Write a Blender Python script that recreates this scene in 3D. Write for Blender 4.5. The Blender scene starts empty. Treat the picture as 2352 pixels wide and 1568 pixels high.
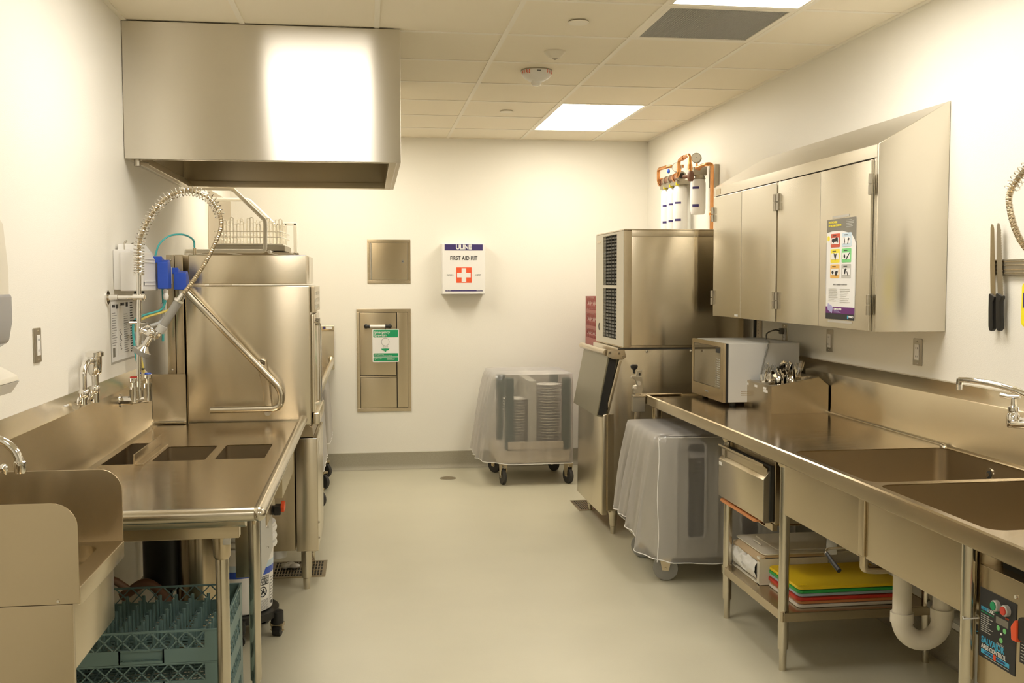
import bpy, bmesh, math, random
from mathutils import Vector, Matrix, Euler, noise
random.seed(7)
SC = bpy.context.scene
COL = SC.collection
PI = math.pi

# ------------------------------------------------------------------ camera
yaw, pitch, roll = 0.139545, -0.0590965, -0.0010837
fwd = Vector((math.sin(yaw)*math.cos(pitch), math.cos(yaw)*math.cos(pitch), math.sin(pitch)))
rt = Vector((math.cos(yaw), -math.sin(yaw), 0)); up = rt.cross(fwd)
r2 = rt*math.cos(roll)+up*math.sin(roll); u2 = up*math.cos(roll)-rt*math.sin(roll)
cam = bpy.data.objects.new('camera', bpy.data.cameras.new('camera')); COL.objects.link(cam)
mw = Matrix((r2, u2, -fwd)).transposed().to_4x4(); mw.translation = Vector((0, 0, 1.5617)); cam.matrix_world = mw
cam.data.sensor_width = 36.0; cam.data.lens = 2344.76/2352*36.0; cam.data.clip_start = 0.05
SC.camera = cam

# ------------------------------------------------------------------ view, world
vs = SC.view_settings
SC.display_settings.display_device = 'sRGB'
vs.view_transform = 'Standard'; vs.look = 'None'; vs.gamma = 1.0; vs.exposure = 0.0; vs.use_curve_mapping = False
BACK_POWER, NEAR_POWER, END_POWER = 14.0, 13.6, 11.0     # lamps near the back wall, around the hood, behind the camera
BACK_COLOR, NEAR_COLOR = (1.0, 0.93, 0.79), (1.0, 0.95, 0.87)
W = bpy.data.worlds.new('world'); SC.world = W; W.use_nodes = True
W.node_tree.nodes['Background'].inputs[0].default_value = (0.02, 0.02, 0.02, 1)
W.node_tree.nodes['Background'].inputs[1].default_value = 1.0

# ------------------------------------------------------------------ materials
def mat(name, color, rough=0.5, metal=0.0, bump=0, bscale=50, var=0, vscale=6, aniso=0, alpha=1.0, trans=0, emit=0, ecol=(1, 1, 1), coat=0, spec=0.5, stretch=None, ior=1.45, rvar=0):
    m = bpy.data.materials.new(name); m.use_nodes = True
    nt = m.node_tree; b = nt.nodes['Principled BSDF']; N = nt.nodes.new; L = nt.links.new
    b.inputs['Base Color'].default_value = (*color, 1)
    b.inputs['Roughness'].default_value = rough; b.inputs['Metallic'].default_value = metal
    b.inputs['Specular IOR Level'].default_value = spec; b.inputs['IOR'].default_value = ior
    if alpha < 1: b.inputs['Alpha'].default_value = alpha
    if trans: b.inputs['Transmission Weight'].default_value = trans
    if coat: b.inputs['Coat Weight'].default_value = coat; b.inputs['Coat Roughness'].default_value = 0.08
    if emit:
        b.inputs['Emission Color'].default_value = (*ecol, 1); b.inputs['Emission Strength'].default_value = emit
    geo = N('ShaderNodeNewGeometry')
    src = geo.outputs['Position']
    if stretch:
        mp = N('ShaderNodeVectorMath'); mp.operation = 'MULTIPLY'; mp.inputs[1].default_value = stretch
        L(src, mp.inputs[0]); src = mp.outputs[0]
    if var or rvar:
        n = N('ShaderNodeTexNoise'); n.inputs['Scale'].default_value = vscale; n.inputs['Detail'].default_value = 5
        L(src, n.inputs['Vector'])
        if var:
            mx = N('ShaderNodeMix'); mx.data_type = 'RGBA'
            mx.inputs[6].default_value = (*[max(0, c*(1-var)) for c in color], 1)
            mx.inputs[7].default_value = (*[min(1, c*(1+var)) for c in color], 1)
            L(n.outputs['Fac'], mx.inputs[0]); L(mx.outputs[2], b.inputs['Base Color'])
        if rvar:
            mr = N('ShaderNodeMapRange'); mr.inputs[3].default_value = max(0.02, rough-rvar); mr.inputs[4].default_value = rough+rvar
            L(n.outputs['Fac'], mr.inputs[0]); L(mr.outputs[0], b.inputs['Roughness'])
    if bump:
        n2 = N('ShaderNodeTexNoise'); n2.inputs['Scale'].default_value = bscale; n2.inputs['Detail'].default_value = 3 if bscale > 10 else 0
        L(src, n2.inputs['Vector'])
        bp = N('ShaderNodeBump'); bp.inputs['Strength'].default_value = bump; bp.inputs['Distance'].default_value = 0.01
        L(n2.outputs['Fac'], bp.inputs['Height']); L(bp.outputs[0], b.inputs['Normal'])
    if aniso:
        b.inputs['Anisotropic'].default_value = aniso
        # tangent: world Z (or Y on level faces) laid into the face, across the horizontal polishing grain
        d = N('ShaderNodeVectorMath'); d.operation = 'CROSS_PRODUCT'
        L(geo.outputs['True Normal'], d.inputs[0]); d.inputs[1].default_value = (0.002, 0.001, 1.0)
        e = N('ShaderNodeVectorMath'); e.operation = 'CROSS_PRODUCT'
        L(d.outputs[0], e.inputs[0]); L(geo.outputs['True Normal'], e.inputs[1])
        f = N('ShaderNodeVectorMath'); f.operation = 'NORMALIZE'; L(e.outputs[0], f.inputs[0])
        L(f.outputs[0], b.inputs['Tangent'])
    return m

STEELC = (0.64, 0.565, 0.43)
M = dict(
    wall=mat('wall_paint', (0.86, 0.83, 0.745), 0.42, bump=0.12, bscale=260, spec=0.35),
    ceil=mat('ceiling_tile', (0.90, 0.83, 0.68), 0.85, bump=0.06, bscale=300),
    tbar=mat('grid_white', (0.90, 0.85, 0.73), 0.5),
    floor=mat('epoxy_floor', (0.55, 0.515, 0.385), 0.34, var=0.10, vscale=2.2, bump=0.05, bscale=180, rvar=0.06),
    cove=mat('cove_epoxy', (0.36, 0.33, 0.25), 0.6, var=0.25, vscale=260, bump=0.15, bscale=220),
    steel=mat('brushed_steel', STEELC, 0.22, 1, aniso=0.95, bump=0.75, bscale=2.0),
    steelv=mat('brushed_steel_hood', (0.70, 0.66, 0.58), 0.28, 1, aniso=1.0, rvar=0.01, vscale=2),
    satin=mat('satin_steel', (0.55, 0.465, 0.33), 0.25, 1, aniso=0.85, bump=0.4, bscale=2.5),
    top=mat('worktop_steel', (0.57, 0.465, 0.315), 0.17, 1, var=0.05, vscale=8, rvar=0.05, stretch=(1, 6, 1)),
    tube=mat('steel_tube', (0.62, 0.57, 0.47), 0.22, 1),
    olive=mat('dark_olive_door', (0.27, 0.245, 0.17), 0.32, 0.55),  # one even dark olive tone for the ice bin's lift door
    cabsteel_lit=mat('cabinet_steel_lit', (0.69, 0.645, 0.55), 0.27, 1, aniso=0.85, bump=0.35, bscale=2.2),  # paler copy of the steel: the cabinet's brighter lighting is put into the colour
    chrome=mat('chrome', (0.78, 0.76, 0.72), 0.07, 1),
    dull=mat('dull_metal', (0.42, 0.38, 0.30), 0.45, 1),
    hinge=mat('hinge_steel', (0.50, 0.46, 0.38), 0.3, 1),
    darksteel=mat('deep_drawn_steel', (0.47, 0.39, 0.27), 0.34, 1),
    black=mat('black_plastic', (0.018, 0.017, 0.015), 0.4),
    rubber=mat('rubber', (0.045, 0.042, 0.038), 0.6),
    grey=mat('grey_rubber', (0.30, 0.29, 0.26), 0.45),
    lgrey=mat('light_grey_plastic', (0.50, 0.49, 0.45), 0.45),
    white=mat('white_plastic', (0.82, 0.80, 0.76), 0.35),
    offwhite=mat('offwhite_plastic', (0.74, 0.69, 0.57), 0.4),
    paper=mat('paper', (0.80, 0.79, 0.76), 0.6),
    blue=mat('blue_plastic', (0.03, 0.09, 0.50), 0.35),
    navy=mat('navy_print', (0.045, 0.03, 0.14), 0.5),
    ink=mat('black_ink', (0.03, 0.03, 0.03), 0.6),
    greyink=mat('grey_ink', (0.28, 0.27, 0.26), 0.6),
    red=mat('red_print', (0.80, 0.10, 0.03), 0.45),
    redp=mat('red_plastic', (0.62, 0.05, 0.03), 0.35),
    green=mat('green_print', (0.01, 0.30, 0.12), 0.5),
    teal=mat('teal_rack_plastic', (0.19, 0.295, 0.285), 0.4),
    rackred=mat('red_rack_plastic', (0.36, 0.105, 0.09), 0.45),
    copper=mat('copper', (0.72, 0.34, 0.13), 0.28, 1, var=0.2, vscale=30),
    pvc=mat('pvc_pipe', (0.72, 0.66, 0.54), 0.35),
    bronze=mat('brown_fitting', (0.20, 0.10, 0.06), 0.4),
    clearcover=None,
    glass=mat('dark_glass', (0.10, 0.075, 0.04), 0.06, 0.0, coat=1.0, spec=1.0),
    panel=mat('lamp_panel', (0.9, 0.9, 0.9), 0.5, emit=NEAR_POWER, ecol=NEAR_COLOR), panelb=mat('lamp_panel_warm', (0.9, 0.9, 0.9), 0.5, emit=BACK_POWER, ecol=BACK_COLOR), panele=mat('lamp_panel_dim', (0.9, 0.9, 0.9), 0.5, emit=END_POWER, ecol=NEAR_COLOR),
    cardboard=mat('cardboard', (0.55, 0.42, 0.26), 0.8),
    film=mat('plastic_bags', (0.80, 0.79, 0.75), 0.3, bump=0.6, bscale=25),
    y=mat('yellow_board', (0.80, 0.56, 0.015), 0.45), g=mat('green_board', (0.03, 0.36, 0.07), 0.45),
    b=mat('blue_board', (0.38, 0.47, 0.52), 0.45), r=mat('red_board', (0.55, 0.04, 0.02), 0.45),
    o=mat('orange_board', (0.62, 0.25, 0.09), 0.45), w=mat('white_board', (0.70, 0.66, 0.58), 0.45),
    beige=mat('beige_plastic', (0.60, 0.53, 0.42), 0.5),
    cartgrey=mat('grey_cart_plastic', (0.50, 0.48, 0.41), 0.45),
    darkgreen=mat('dark_green_plastic', (0.025, 0.06, 0.05), 0.5),
    china=mat('white_china', (0.80, 0.77, 0.70), 0.25),
    tealtube=mat('teal_tube', (0.08, 0.42, 0.42), 0.3), yellowtube=mat('yellow_tube', (0.62, 0.50, 0.12), 0.3),
    greytube=mat('grey_tube', (0.48, 0.48, 0.46), 0.35),
    yellow=mat('bright_yellow', (0.90, 0.78, 0.02), 0.4),
    cyan=mat('cyan_print', (0.06, 0.42, 0.68), 0.4),
    cord=mat('grey_cord', (0.20, 0.19, 0.16), 0.5),
    rackwire=mat('cream_coated_wire', (0.84, 0.80, 0.70), 0.35),
    purple=mat('purple_print', (0.13, 0.02, 0.16), 0.5), lilac=mat('lilac_print', (0.40, 0.38, 0.62), 0.5),
    taupe=mat('taupe_print', (0.20, 0.185, 0.15), 0.5), palegreen=mat('pale_green_print', (0.20, 0.62, 0.22), 0.5),
    paleblue=mat('pale_blue_print', (0.55, 0.66, 0.74), 0.5), orangep=mat('orange_print', (0.78, 0.46, 0.12), 0.5),
    yel=mat('yellow_print', (0.85, 0.72, 0.05), 0.5), brickred=mat('brick_red_print', (0.60, 0.10, 0.05), 0.5),
    mesh=mat('vent_mesh', (0.30, 0.28, 0.24), 0.6, var=0.35, vscale=400),
    dark=mat('dark_void', (0.03, 0.027, 0.02), 0.8),
    soap=mat('smoky_clear_plastic', (0.42, 0.41, 0.42), 0.12, alpha=0.75),
    dome=mat('clear_dome', (0.9, 0.88, 0.82), 0.08, alpha=0.55, coat=1),
    gaugeface=mat('gauge_face', (0.85, 0.82, 0.74), 0.3),
    tape=mat('clear_tape', (0.55, 0.52, 0.46), 0.3, alpha=0.8),
)
def cover_mat():
    m = bpy.data.materials.new('frosted_vinyl'); m.use_nodes = True; nt = m.node_tree; nt.nodes.clear(); N = nt.nodes.new; L = nt.links.new
    out = N('ShaderNodeOutputMaterial'); tr = N('ShaderNodeBsdfTransparent'); tr.inputs[0].default_value = (0.86, 0.85, 0.84, 1)
    df = N('ShaderNodeBsdfDiffuse'); df.inputs[0].default_value = (0.93, 0.90, 0.88, 1)
    tl = N('ShaderNodeBsdfTranslucent'); tl.inputs[0].default_value = (0.93, 0.90, 0.88, 1)
    gl = N('ShaderNodeBsdfGlossy'); gl.inputs[0].default_value = (0.9, 0.9, 0.9, 1); gl.inputs[1].default_value = 0.25
    m1 = N('ShaderNodeMixShader'); m1.inputs[0].default_value = 0.5; L(df.outputs[0], m1.inputs[1]); L(tl.outputs[0], m1.inputs[2])
    m2 = N('ShaderNodeMixShader'); lw = N('ShaderNodeLayerWeight'); lw.inputs[0].default_value = 0.35
    mr = N('ShaderNodeMapRange'); mr.inputs[3].default_value = 0.27; mr.inputs[4].default_value = 0.9
    L(lw.outputs['Facing'], mr.inputs[0]); L(mr.outputs[0], m2.inputs[0]); L(tr.outputs[0], m2.inputs[1]); L(m1.outputs[0], m2.inputs[2])
    rf = N('ShaderNodeBsdfRefraction'); rf.inputs['IOR'].default_value = 1.12; rf.inputs['Roughness'].default_value = 0.32; rf.inputs[0].default_value = (0.88, 0.87, 0.86, 1)
    m4 = N('ShaderNodeMixShader'); m4.inputs[0].default_value = 0.22; L(m2.outputs[0], m4.inputs[1]); L(rf.outputs[0], m4.inputs[2])
    m3 = N('ShaderNodeMixShader'); m3.inputs[0].default_value = 0.07; L(m4.outputs[0], m3.inputs[1]); L(gl.outputs[0], m3.inputs[2])
    L(m3.outputs[0], out.inputs[0]); return m
M['clearcover'] = cover_mat()

# ------------------------------------------------------------------ helpers
def wloc(o):
    v = Vector((0, 0, 0))
    while o is not None: v += o.location; o = o.parent
    return v
def tag(o, label=None, cat=None, group=None, kind=None):
    if label: o['label'] = label
    if cat: o['category'] = cat
    if group: o['group'] = group
    if kind: o['kind'] = kind
    return o
def thing(name, label, cat, loc=(0, 0, 0), group=None):
    o = bpy.data.objects.new(name, None); COL.objects.link(o); o.location = loc; o.empty_display_size = 0.05
    return tag(o, label, cat, group)
def copy_tree(o, parent=None):
    c = o.copy(); COL.objects.link(c)
    if parent: c.parent = parent
    for ch in list(o.children): copy_tree(ch, c)
    return c
def fillet(pts, r, n=5):
    pts = [Vector(p) for p in pts]; out = [pts[0]]
    for i in range(1, len(pts)-1):
        a, b, c = pts[i-1], pts[i], pts[i+1]
        d1 = (a-b); d2 = (c-b); k = min(r, d1.length*0.49, d2.length*0.49)
        p, q = b+d1.normalized()*k, b+d2.normalized()*k
        for j in range(n+1):
            t = j/n; out.append(p.lerp(b, t).lerp(b.lerp(q, t), t))
    out.append(pts[-1]); return out
def spline(pts, n=8):
    P = [Vector(p) for p in pts]; P = [P[0]*2-P[1]]+P+[P[-1]*2-P[-2]]; out = []
    for i in range(1, len(P)-2):
        for j in range(n):
            t = j/n; a, b, c, d = P[i-1], P[i], P[i+1], P[i+2]
            out.append(0.5*((2*b)+(-a+c)*t+(2*a-5*b+4*c-d)*t*t+(-a+3*b-3*c+d)*t**3))
    out.append(P[-2]); return out
def frames(path):
    T = []
    for i in range(len(path)):
        d = path[min(i+1, len(path)-1)]-path[max(i-1, 0)]
        T.append(d.normalized() if d.length > 1e-9 else Vector((0, 0, 1)))
    n = T[0].orthogonal().normalized(); F = []
    for i, t in enumerate(T):
        if i: 
            ax = T[i-1].cross(t)
            if ax.length > 1e-7: n = Matrix.Rotation(T[i-1].angle(t), 3, ax.normalized()) @ n
        n = (n-t*n.dot(t)).normalized(); F.append((t, n, t.cross(n)))
    return F
CROWN = {'steel': 0.45, 'satin': 0.22, 'cabsteel_lit': 0.24}
class G:
    def __init__(s): s.v = []; s.f = []
    def add(s, v, f):
        b = len(s.v); s.v += [tuple(p) for p in v]; s.f += [tuple(i+b for i in q) for q in f]; return s
    def box(s, x0, x1, y0, y1, z0, z1, mx=None):
        v = [Vector(p) for p in ((x0,y0,z0),(x1,y0,z0),(x1,y1,z0),(x0,y1,z0),(x0,y0,z1),(x1,y0,z1),(x1,y1,z1),(x0,y1,z1))]
        if mx is not None: v = [mx @ p for p in v]
        return s.add(v, [(0,3,2,1),(4,5,6,7),(0,1,5,4),(1,2,6,5),(2,3,7,6),(3,0,4,7)])
    def prism(s, poly, axis, a, b):
        n = len(poly)
        def P(p, t):
            return {'x': (t, p[0], p[1]), 'y': (p[0], t, p[1]), 'z': (p[0], p[1], t)}[axis]
        return s.add([P(p, a) for p in poly]+[P(p, b) for p in poly], [tuple(range(n)), tuple(range(2*n-1, n-1, -1))]+[(i, (i+1) % n, n+(i+1) % n, n+i) for i in range(n)])
    def quad(s, *p): return s.add(p, [tuple(range(len(p)))])
    def tube(s, path, r, n=10, caps=True, closed=False):
        path = [Vector(p) for p in path]; F = frames(path); R = r if isinstance(r, (list, tuple)) else [r]*len(path)
        v = []
        for p, (t, a, b), rr in zip(path, F, R):
            v += [p+(a*math.cos(2*PI*k/n)+b*math.sin(2*PI*k/n))*rr for k in range(n)]
        f = [(i*n+k, i*n+(k+1) % n, (i+1)*n+(k+1) % n, (i+1)*n+k) for i in range(len(path)-1) for k in range(n)]
        if caps: f += [tuple(range(n-1, -1, -1)), tuple(range((len(path)-1)*n, len(path)*n))]
        return s.add(v, f)
    def cyl(s, p, q, r, n=16, r2=None): return s.tube([p, q], [r, r if r2 is None else r2], n)
    def lathe(s, prof, c=(0, 0, 0), axis='z', n=20):
        c = Vector(c); v = []
        for (r, h) in prof:
            for k in range(n):
                a = 2*PI*k/n; x, y = r*math.cos(a), r*math.sin(a)
                v.append(c+Vector({'z': (x, y, h), 'y': (x, h, y), 'x': (h, x, y)}[axis]))
        f = [(i*n+k, i*n+(k+1) % n, (i+1)*n+(k+1) % n, (i+1)*n+k) for i in range(len(prof)-1) for k in range(n)]
        f += [tuple(range(n-1, -1, -1)), tuple(range((len(prof)-1)*n, len(prof)*n))]
        return s.add(v, f)
    def sphere(s, c, r, sx=1, sy=1, sz=1, n=12, m=8):
        prof = [(max(1e-4, r*math.sin(PI*i/m)), -r*math.cos(PI*i/m)) for i in range(m+1)]
        k = len(s.v); s.lathe(prof, (0, 0, 0), 'z', n); c = Vector(c)
        s.v[k:] = [(p[0]*sx+c.x, p[1]*sy+c.y, p[2]*sz+c.z) for p in s.v[k:]]; return s
    def coil(s, path, R, r, turns, n=5, per=14, r0=None):
        path = [Vector(p) for p in path]; F = frames(path)
        L = [0]
        for i in range(1, len(path)): L.append(L[-1]+(path[i]-path[i-1]).length)
        tot = int(turns*per); out = []
        for k in range(tot+1):
            d = L[-1]*k/tot; i = max(j for j in range(len(L)) if L[j] <= d+1e-9); i = min(i, len(path)-2)
            t = (d-L[i])/max(1e-9, L[i+1]-L[i]); p = path[i].lerp(path[i+1], t); a = F[i][1].lerp(F[i+1][1], t).normalized(); b = F[i][2].lerp(F[i+1][2], t).normalized()
            an = 2*PI*k/per; out.append(p+(a*math.cos(an)+b*math.sin(an))*R)
        return s.tube(out, r, n)
    def rot(s, mx, start=0):
        s.v[start:] = [tuple(mx @ Vector(p)) for p in s.v[start:]]; return s
    def build(s, name, m, parent=None, bevel=0, smooth=False, loc=None, seg=2, label=None, kind=None, angle=35, crown=None):
        off = wloc(parent) if parent else Vector((0, 0, 0))
        if loc is not None: off = Vector(loc)
        me = bpy.data.meshes.new(name); me.from_pydata([tuple(Vector(p)-off) for p in s.v], [], s.f)
        bm = bmesh.new(); bm.from_mesh(me); bmesh.ops.recalc_face_normals(bm, faces=bm.faces)
        if bevel:
            es = [e for e in bm.edges if len(e.link_faces) == 2 and e.calc_face_angle(0) > 0.5]
            bmesh.ops.bevel(bm, geom=es, offset=bevel, offset_type='OFFSET', segments=seg, profile=0.5, affect='EDGES', clamp_overlap=True)
        bm.to_mesh(me); bm.free(); me.materials.append(M[m] if isinstance(m, str) else m)
        if smooth or bevel:
            me.shade_smooth(); me.set_sharp_from_angle(angle=math.radians(angle))
        o = bpy.data.objects.new(name, me); COL.objects.link(o)
        ck = CROWN.get(m, 0) if crown is None else crown
        if bevel and ck:
            # sheet metal is never quite flat: big faces get slightly crowned normals
            vn = [v.normal.copy() for v in me.vertices]; sm = [Vector((0, 0, 0)) for _ in me.vertices]
            for p in me.polygons:
                for vi in p.vertices: sm[vi] += p.normal*p.area
            nl = [None]*len(me.loops)
            for p in me.polygons:
                big = p.area > 0.004
                for li, vi in zip(p.loop_indices, p.vertices):
                    b_ = sm[vi].normalized() if sm[vi].length > 0 else p.normal
                    nl[li] = (p.normal*(1-ck)+vn[vi]*ck).normalized() if big else (b_ if b_.dot(p.normal) > 0.8 else (p.normal+vn[vi]).normalized())
            me.normals_split_custom_set(nl)
        elif bevel:
            wn = o.modifiers.new('weighted_normals', 'WEIGHTED_NORMAL'); wn.keep_sharp = True; wn.weight = 100
        if parent: o.parent = parent
        if loc is not None: o.location = loc
        return tag(o, label, None, None, kind)
def box(name, m, parent, x0, x1, y0, y1, z0, z1, bevel=0.002, **k):
    return G().box(x0, x1, y0, y1, z0, z1).build(name, m, parent, bevel=bevel, **k)
def struct(o): o['kind'] = 'structure'; return o
def rrect(x0, x1, y0, y1, r, n=5, flip=False):
    pts = []
    for cx, cy, a in ((x1-r, y1-r, 0), (x0+r, y1-r, PI/2), (x0+r, y0+r, PI), (x1-r, y0+r, 1.5*PI)):
        pts += [(cx+r*math.cos(a+PI/2*k/n), cy+r*math.sin(a+PI/2*k/n)) for k in range(n+1)]
    return pts
def plate(name, m, parent, outline, holes, thick, plane='z', pos=0, bevel=0, smooth=False, **k):
    """flat sheet with holes; plane 'z' lies level, 'y' stands facing -Y (pts = x,z), 'x' stands facing X (pts = y,z)"""
    cu = bpy.data.curves.new(name, 'CURVE'); cu.dimensions = '2D'; cu.fill_mode = 'BOTH'; cu.extrude = thick/2
    for pts in [outline]+list(holes):
        sp = cu.splines.new('POLY'); sp.points.add(len(pts)-1); sp.use_cyclic_u = True
        for i, p in enumerate(pts): sp.points[i].co = (p[0], p[1], 0, 1)
    o = bpy.data.objects.new(name, cu); COL.objects.link(o)
    dg = bpy.context.evaluated_depsgraph_get(); me = bpy.data.meshes.new_from_object(o.evaluated_get(dg))
    g = G(); g.f = [tuple(p.vertices) for p in me.polygons]
    vs_ = [v.co.copy() for v in me.vertices]
    g.v = [{'z': (v.x, v.y, v.z+pos), 'y': (v.x, pos+v.z, v.y), 'x': (pos+v.z, v.x, v.y)}[plane] for v in vs_]
    bpy.data.objects.remove(o); bpy.data.curves.remove(cu); bpy.data.meshes.remove(me)
    return g.build(name, m, parent, **k)
FACE = {'-y': (PI/2, 0, 0), '-x': (PI/2, 0, -PI/2), '+x': (PI/2, 0, PI/2)}
def text(s, size, loc, face, parent, m, sx=1.0, align='CENTER', name='lettering', bold=0.0, rot=None):
    cu = bpy.data.curves.new(name, 'FONT'); cu.body = s; cu.size = size; cu.align_x = align; cu.align_y = 'CENTER'; cu.extrude = 0.0004; cu.offset = bold; cu.resolution_u = 3
    cu.materials.append(M[m]); q = bpy.data.objects.new(name, cu); COL.objects.link(q)
    me = bpy.data.meshes.new_from_object(q.evaluated_get(bpy.context.evaluated_depsgraph_get())); bpy.data.objects.remove(q); bpy.data.curves.remove(cu)
    o = bpy.data.objects.new(name, me); COL.objects.link(o)
    o.location = Vector(loc)-(wloc(parent)); o.rotation_euler = rot or FACE[face]; o.scale = (sx, 1, 1); o.parent = parent
    return o
def flat(name, m, parent, face, pos, a0, a1, b0, b1, t=0.0006, **k):
    """thin printed patch; face -y: a=x b=z pos=y ; -x/+x: a=y b=z pos=x"""
    g = G()
    if face == '-y': g.box(a0, a1, pos-t, pos, b0, b1)
    elif face == '-x': g.box(pos-t, pos, a0, a1, b0, b1)
    else: g.box(pos, pos+t, a0, a1, b0, b1)
    return g.build(name, m, parent, **k)
def lines(name, m, parent, face, pos, a0, a1, b0, b1, n, h, t=0.0008, seed=1):
    rnd = random.Random(seed); g = G()
    for i in range(n):
        z = b1-(i+0.5)*(b1-b0)/n; w = (a1-a0)*rnd.uniform(0.6, 1)
        lo, hi = (a0, a0+w) if face != '-x' else (a1-w, a1)
        if face == '-y': g.box(lo, hi, pos-t, pos, z-h/2, z+h/2)
        elif face == '-x': g.box(pos-t, pos, lo, hi, z-h/2, z+h/2)
        else: g.box(pos, pos+t, lo, hi, z-h/2, z+h/2)
    return g.build(name, m, parent)
def bowl(name, m, parent, x0, x1, y0, y1, zt, zb, r=0.05, rb=0.04, t=0.003):
    rings = []; n = 6
    def ring(inset, z): 
        return [(p[0], p[1], z) for p in rrect(x0+inset, x1-inset, y0+inset, y1-inset, max(0.01, r-inset*0.3), n)]
    rings.append(ring(0, zt)); rings.append(ring(0, zb+rb))
    for j in range(1, 5):
        a = PI/2*j/4; rings.append(ring(rb*(1-math.cos(a)), zb+rb*(1-math.sin(a))))
    def off(rg, k): 
        cx, cy = (x0+x1)/2, (y0+y1)/2
        return [(p[0]+k*(1 if p[0] > cx else -1), p[1]+k*(1 if p[1] > cy else -1), p[2]-(k if p[2] < zb+rb*0.9 else 0)) for p in rg]
    N = len(rings[0]); g = G(); inner = rings; outer = [off(rg, t) for rg in rings]
    v = [p for rg in inner for p in rg]; f = [(i*N+k, i*N+(k+1) % N, (i+1)*N+(k+1) % N, (i+1)*N+k) for i in range(len(rings)-1) for k in range(N)]
    f.append(tuple(range((len(rings)-1)*N, len(rings)*N)))
    o = len(v); v += [p for rg in outer for p in rg]
    f += [(o+i*N+k, o+(i+1)*N+k, o+(i+1)*N+(k+1) % N, o+i*N+(k+1) % N) for i in range(len(rings)-1) for k in range(N)]
    f.append(tuple(range(o+len(rings)*N-1, o+(len(rings)-1)*N-1, -1)))
    f += [(k, o+k, o+(k+1) % N, (k+1) % N) for k in range(N)]
    return g.add(v, f).build(name, m, parent, smooth=True)
def leg(parent, x, y, ztop, r=0.0205, socket=True, mm='tube', name='leg'):
    g = G().cyl((x, y, 0.09), (x, y, ztop), r, 20)
    g.cyl((x, y, 0.0), (x, y, 0.10), r*0.72, 16)
    o = g.build(name, mm, parent, smooth=True)
    if socket:
        G().lathe([(r*1.0, ztop-0.10), (r*1.3, ztop-0.09), (r*1.35, ztop-0.045), (r*1.7, ztop)], (x, y, 0), 'z', 20).build('leg_socket', 'satin', parent, smooth=True)
    return o

# ================================================================== THE ROOM
XL, XR, YB, YN, ZC = -1.0925, 2.3588, 8.497, -3.0, 2.7409
o = struct(G().box(XL-0.1, XR+0.1, YN-0.1, YB+0.1, -0.1, 0).build('floor', 'floor'))
FLOOR = o
WL = struct(G().box(XL-0.1, XL, YN-0.1, YB+0.1, 0, ZC+0.1).build('wall_left', 'wall'))
WR = struct(G().box(XR, XR+0.1, YN-0.1, YB+0.1, 0, ZC+0.1).build('wall_right', 'wall'))
WB = struct(G().box(XL, XR, YB, YB+0.1, 0, ZC+0.1).build('wall_back', 'wall'))
struct(G().box(XL, XR, YN-0.1, YN, 0, ZC+0.1).build('wall_front', 'wall'))
# coved epoxy base
def cove(name, pts, axis, a, b): return struct(G().prism(pts, axis, a, b).build(name, 'cove', smooth=True))
cp = [(0, 0), (0, 0.14), (0.008, 0.145)]
def cprof(x, s, along):
    p = [(x, 0.14), (x+s*0.006, 0.137), (x+s*0.008, 0.04)]
    for k in range(1, 6):
        a = PI/2*k/5; p.append((x+s*(0.008+0.035*(1-math.cos(a))), 0.04-0.04*math.sin(a)+0.001))
    return p+[(x, 0.0)]
cove('baseboard_back', cprof(YB, -1, 0), 'x', XL, XR)
cove('baseboard_left', cprof(XL, 1, 0), 'y', YN, YB)
cove('baseboard_right', cprof(XR, -1, 0), 'y', YN, YB)
# unseen door added behind the camera to put bands into the steel's reflections
D = struct(G().box(0.15, 1.07, YN, YN+0.045, 0.01, 2.10).build('added_reflection_door', 'lgrey', bevel=0.003))
G().box(0.08, 0.14, YN, YN+0.06, 0, 2.17).box(1.08, 1.14, YN, YN+0.06, 0, 2.17).box(0.08, 1.14, YN, YN+0.06, 2.11, 2.17).build('door_frame', 'dull', D, bevel=0.002)
G().cyl((0.23, YN+0.04, 1.0), (0.23, YN+0.10, 1.0), 0.012, 12).cyl((0.23, YN+0.095, 1.0), (0.35, YN+0.095, 1.0), 0.010, 12).build('door_handle', 'chrome', D, smooth=True)
# ceiling: slab, lay-in tiles and grid bars
T = 0.61; xg = [1.2698+k*T for k in (-3, -2, -1, 0, 1)]; cols = [XL]+xg+[XR]
yg = [4.3089+j*T for j in range(-11, 7)]; rows = [YN]+yg+[YB]
CE = struct(G().box(XL, XR, YN, YB, ZC+0.02, ZC+0.1).build('ceiling', 'ceil'))
LIGHTS = {(4, 11-2+1): 0, (4, 11+4+1): 0, (1, 11-8+1): 0, (1, 11-2+1): 0, (1, 11+4+1): 0, (4, 11-8+1): 0}   # column index, first of two rows
light_cells = set(); 
for (c, r_) in LIGHTS: light_cells |= {(c, r_), (c, r_+1)}
VENT = (4, 11+0+1)
tilemesh = {}
for c in range(len(cols)-1):
    for r_ in range(len(rows)-1):
        if (c, r_) in light_cells or (c, r_) == VENT: continue
        w, d = cols[c+1]-cols[c], rows[r_+1]-rows[r_]
        key = (round(w, 3), round(d, 3))
        if key not in tilemesh:
            g = G().box(-w/2+0.001, w/2-0.001, -d/2+0.001, d/2-0.001, 0.0005, 0.016)
            q = g.build('ceiling_tile', 'ceil', CE); tilemesh[key] = q.data
        else:
            q = bpy.data.objects.new('ceiling_tile', tilemesh[key]); COL.objects.link(q); q.parent = CE
        q.location = ((cols[c]+cols[c+1])/2, (rows[r_]+rows[r_+1])/2, ZC)
g = 0.012
for x in xg: G().box(x-g, x+g, YN, YB, ZC-0.004, ZC+0.0004).build('grid_bar', 'tbar', CE)
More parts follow.
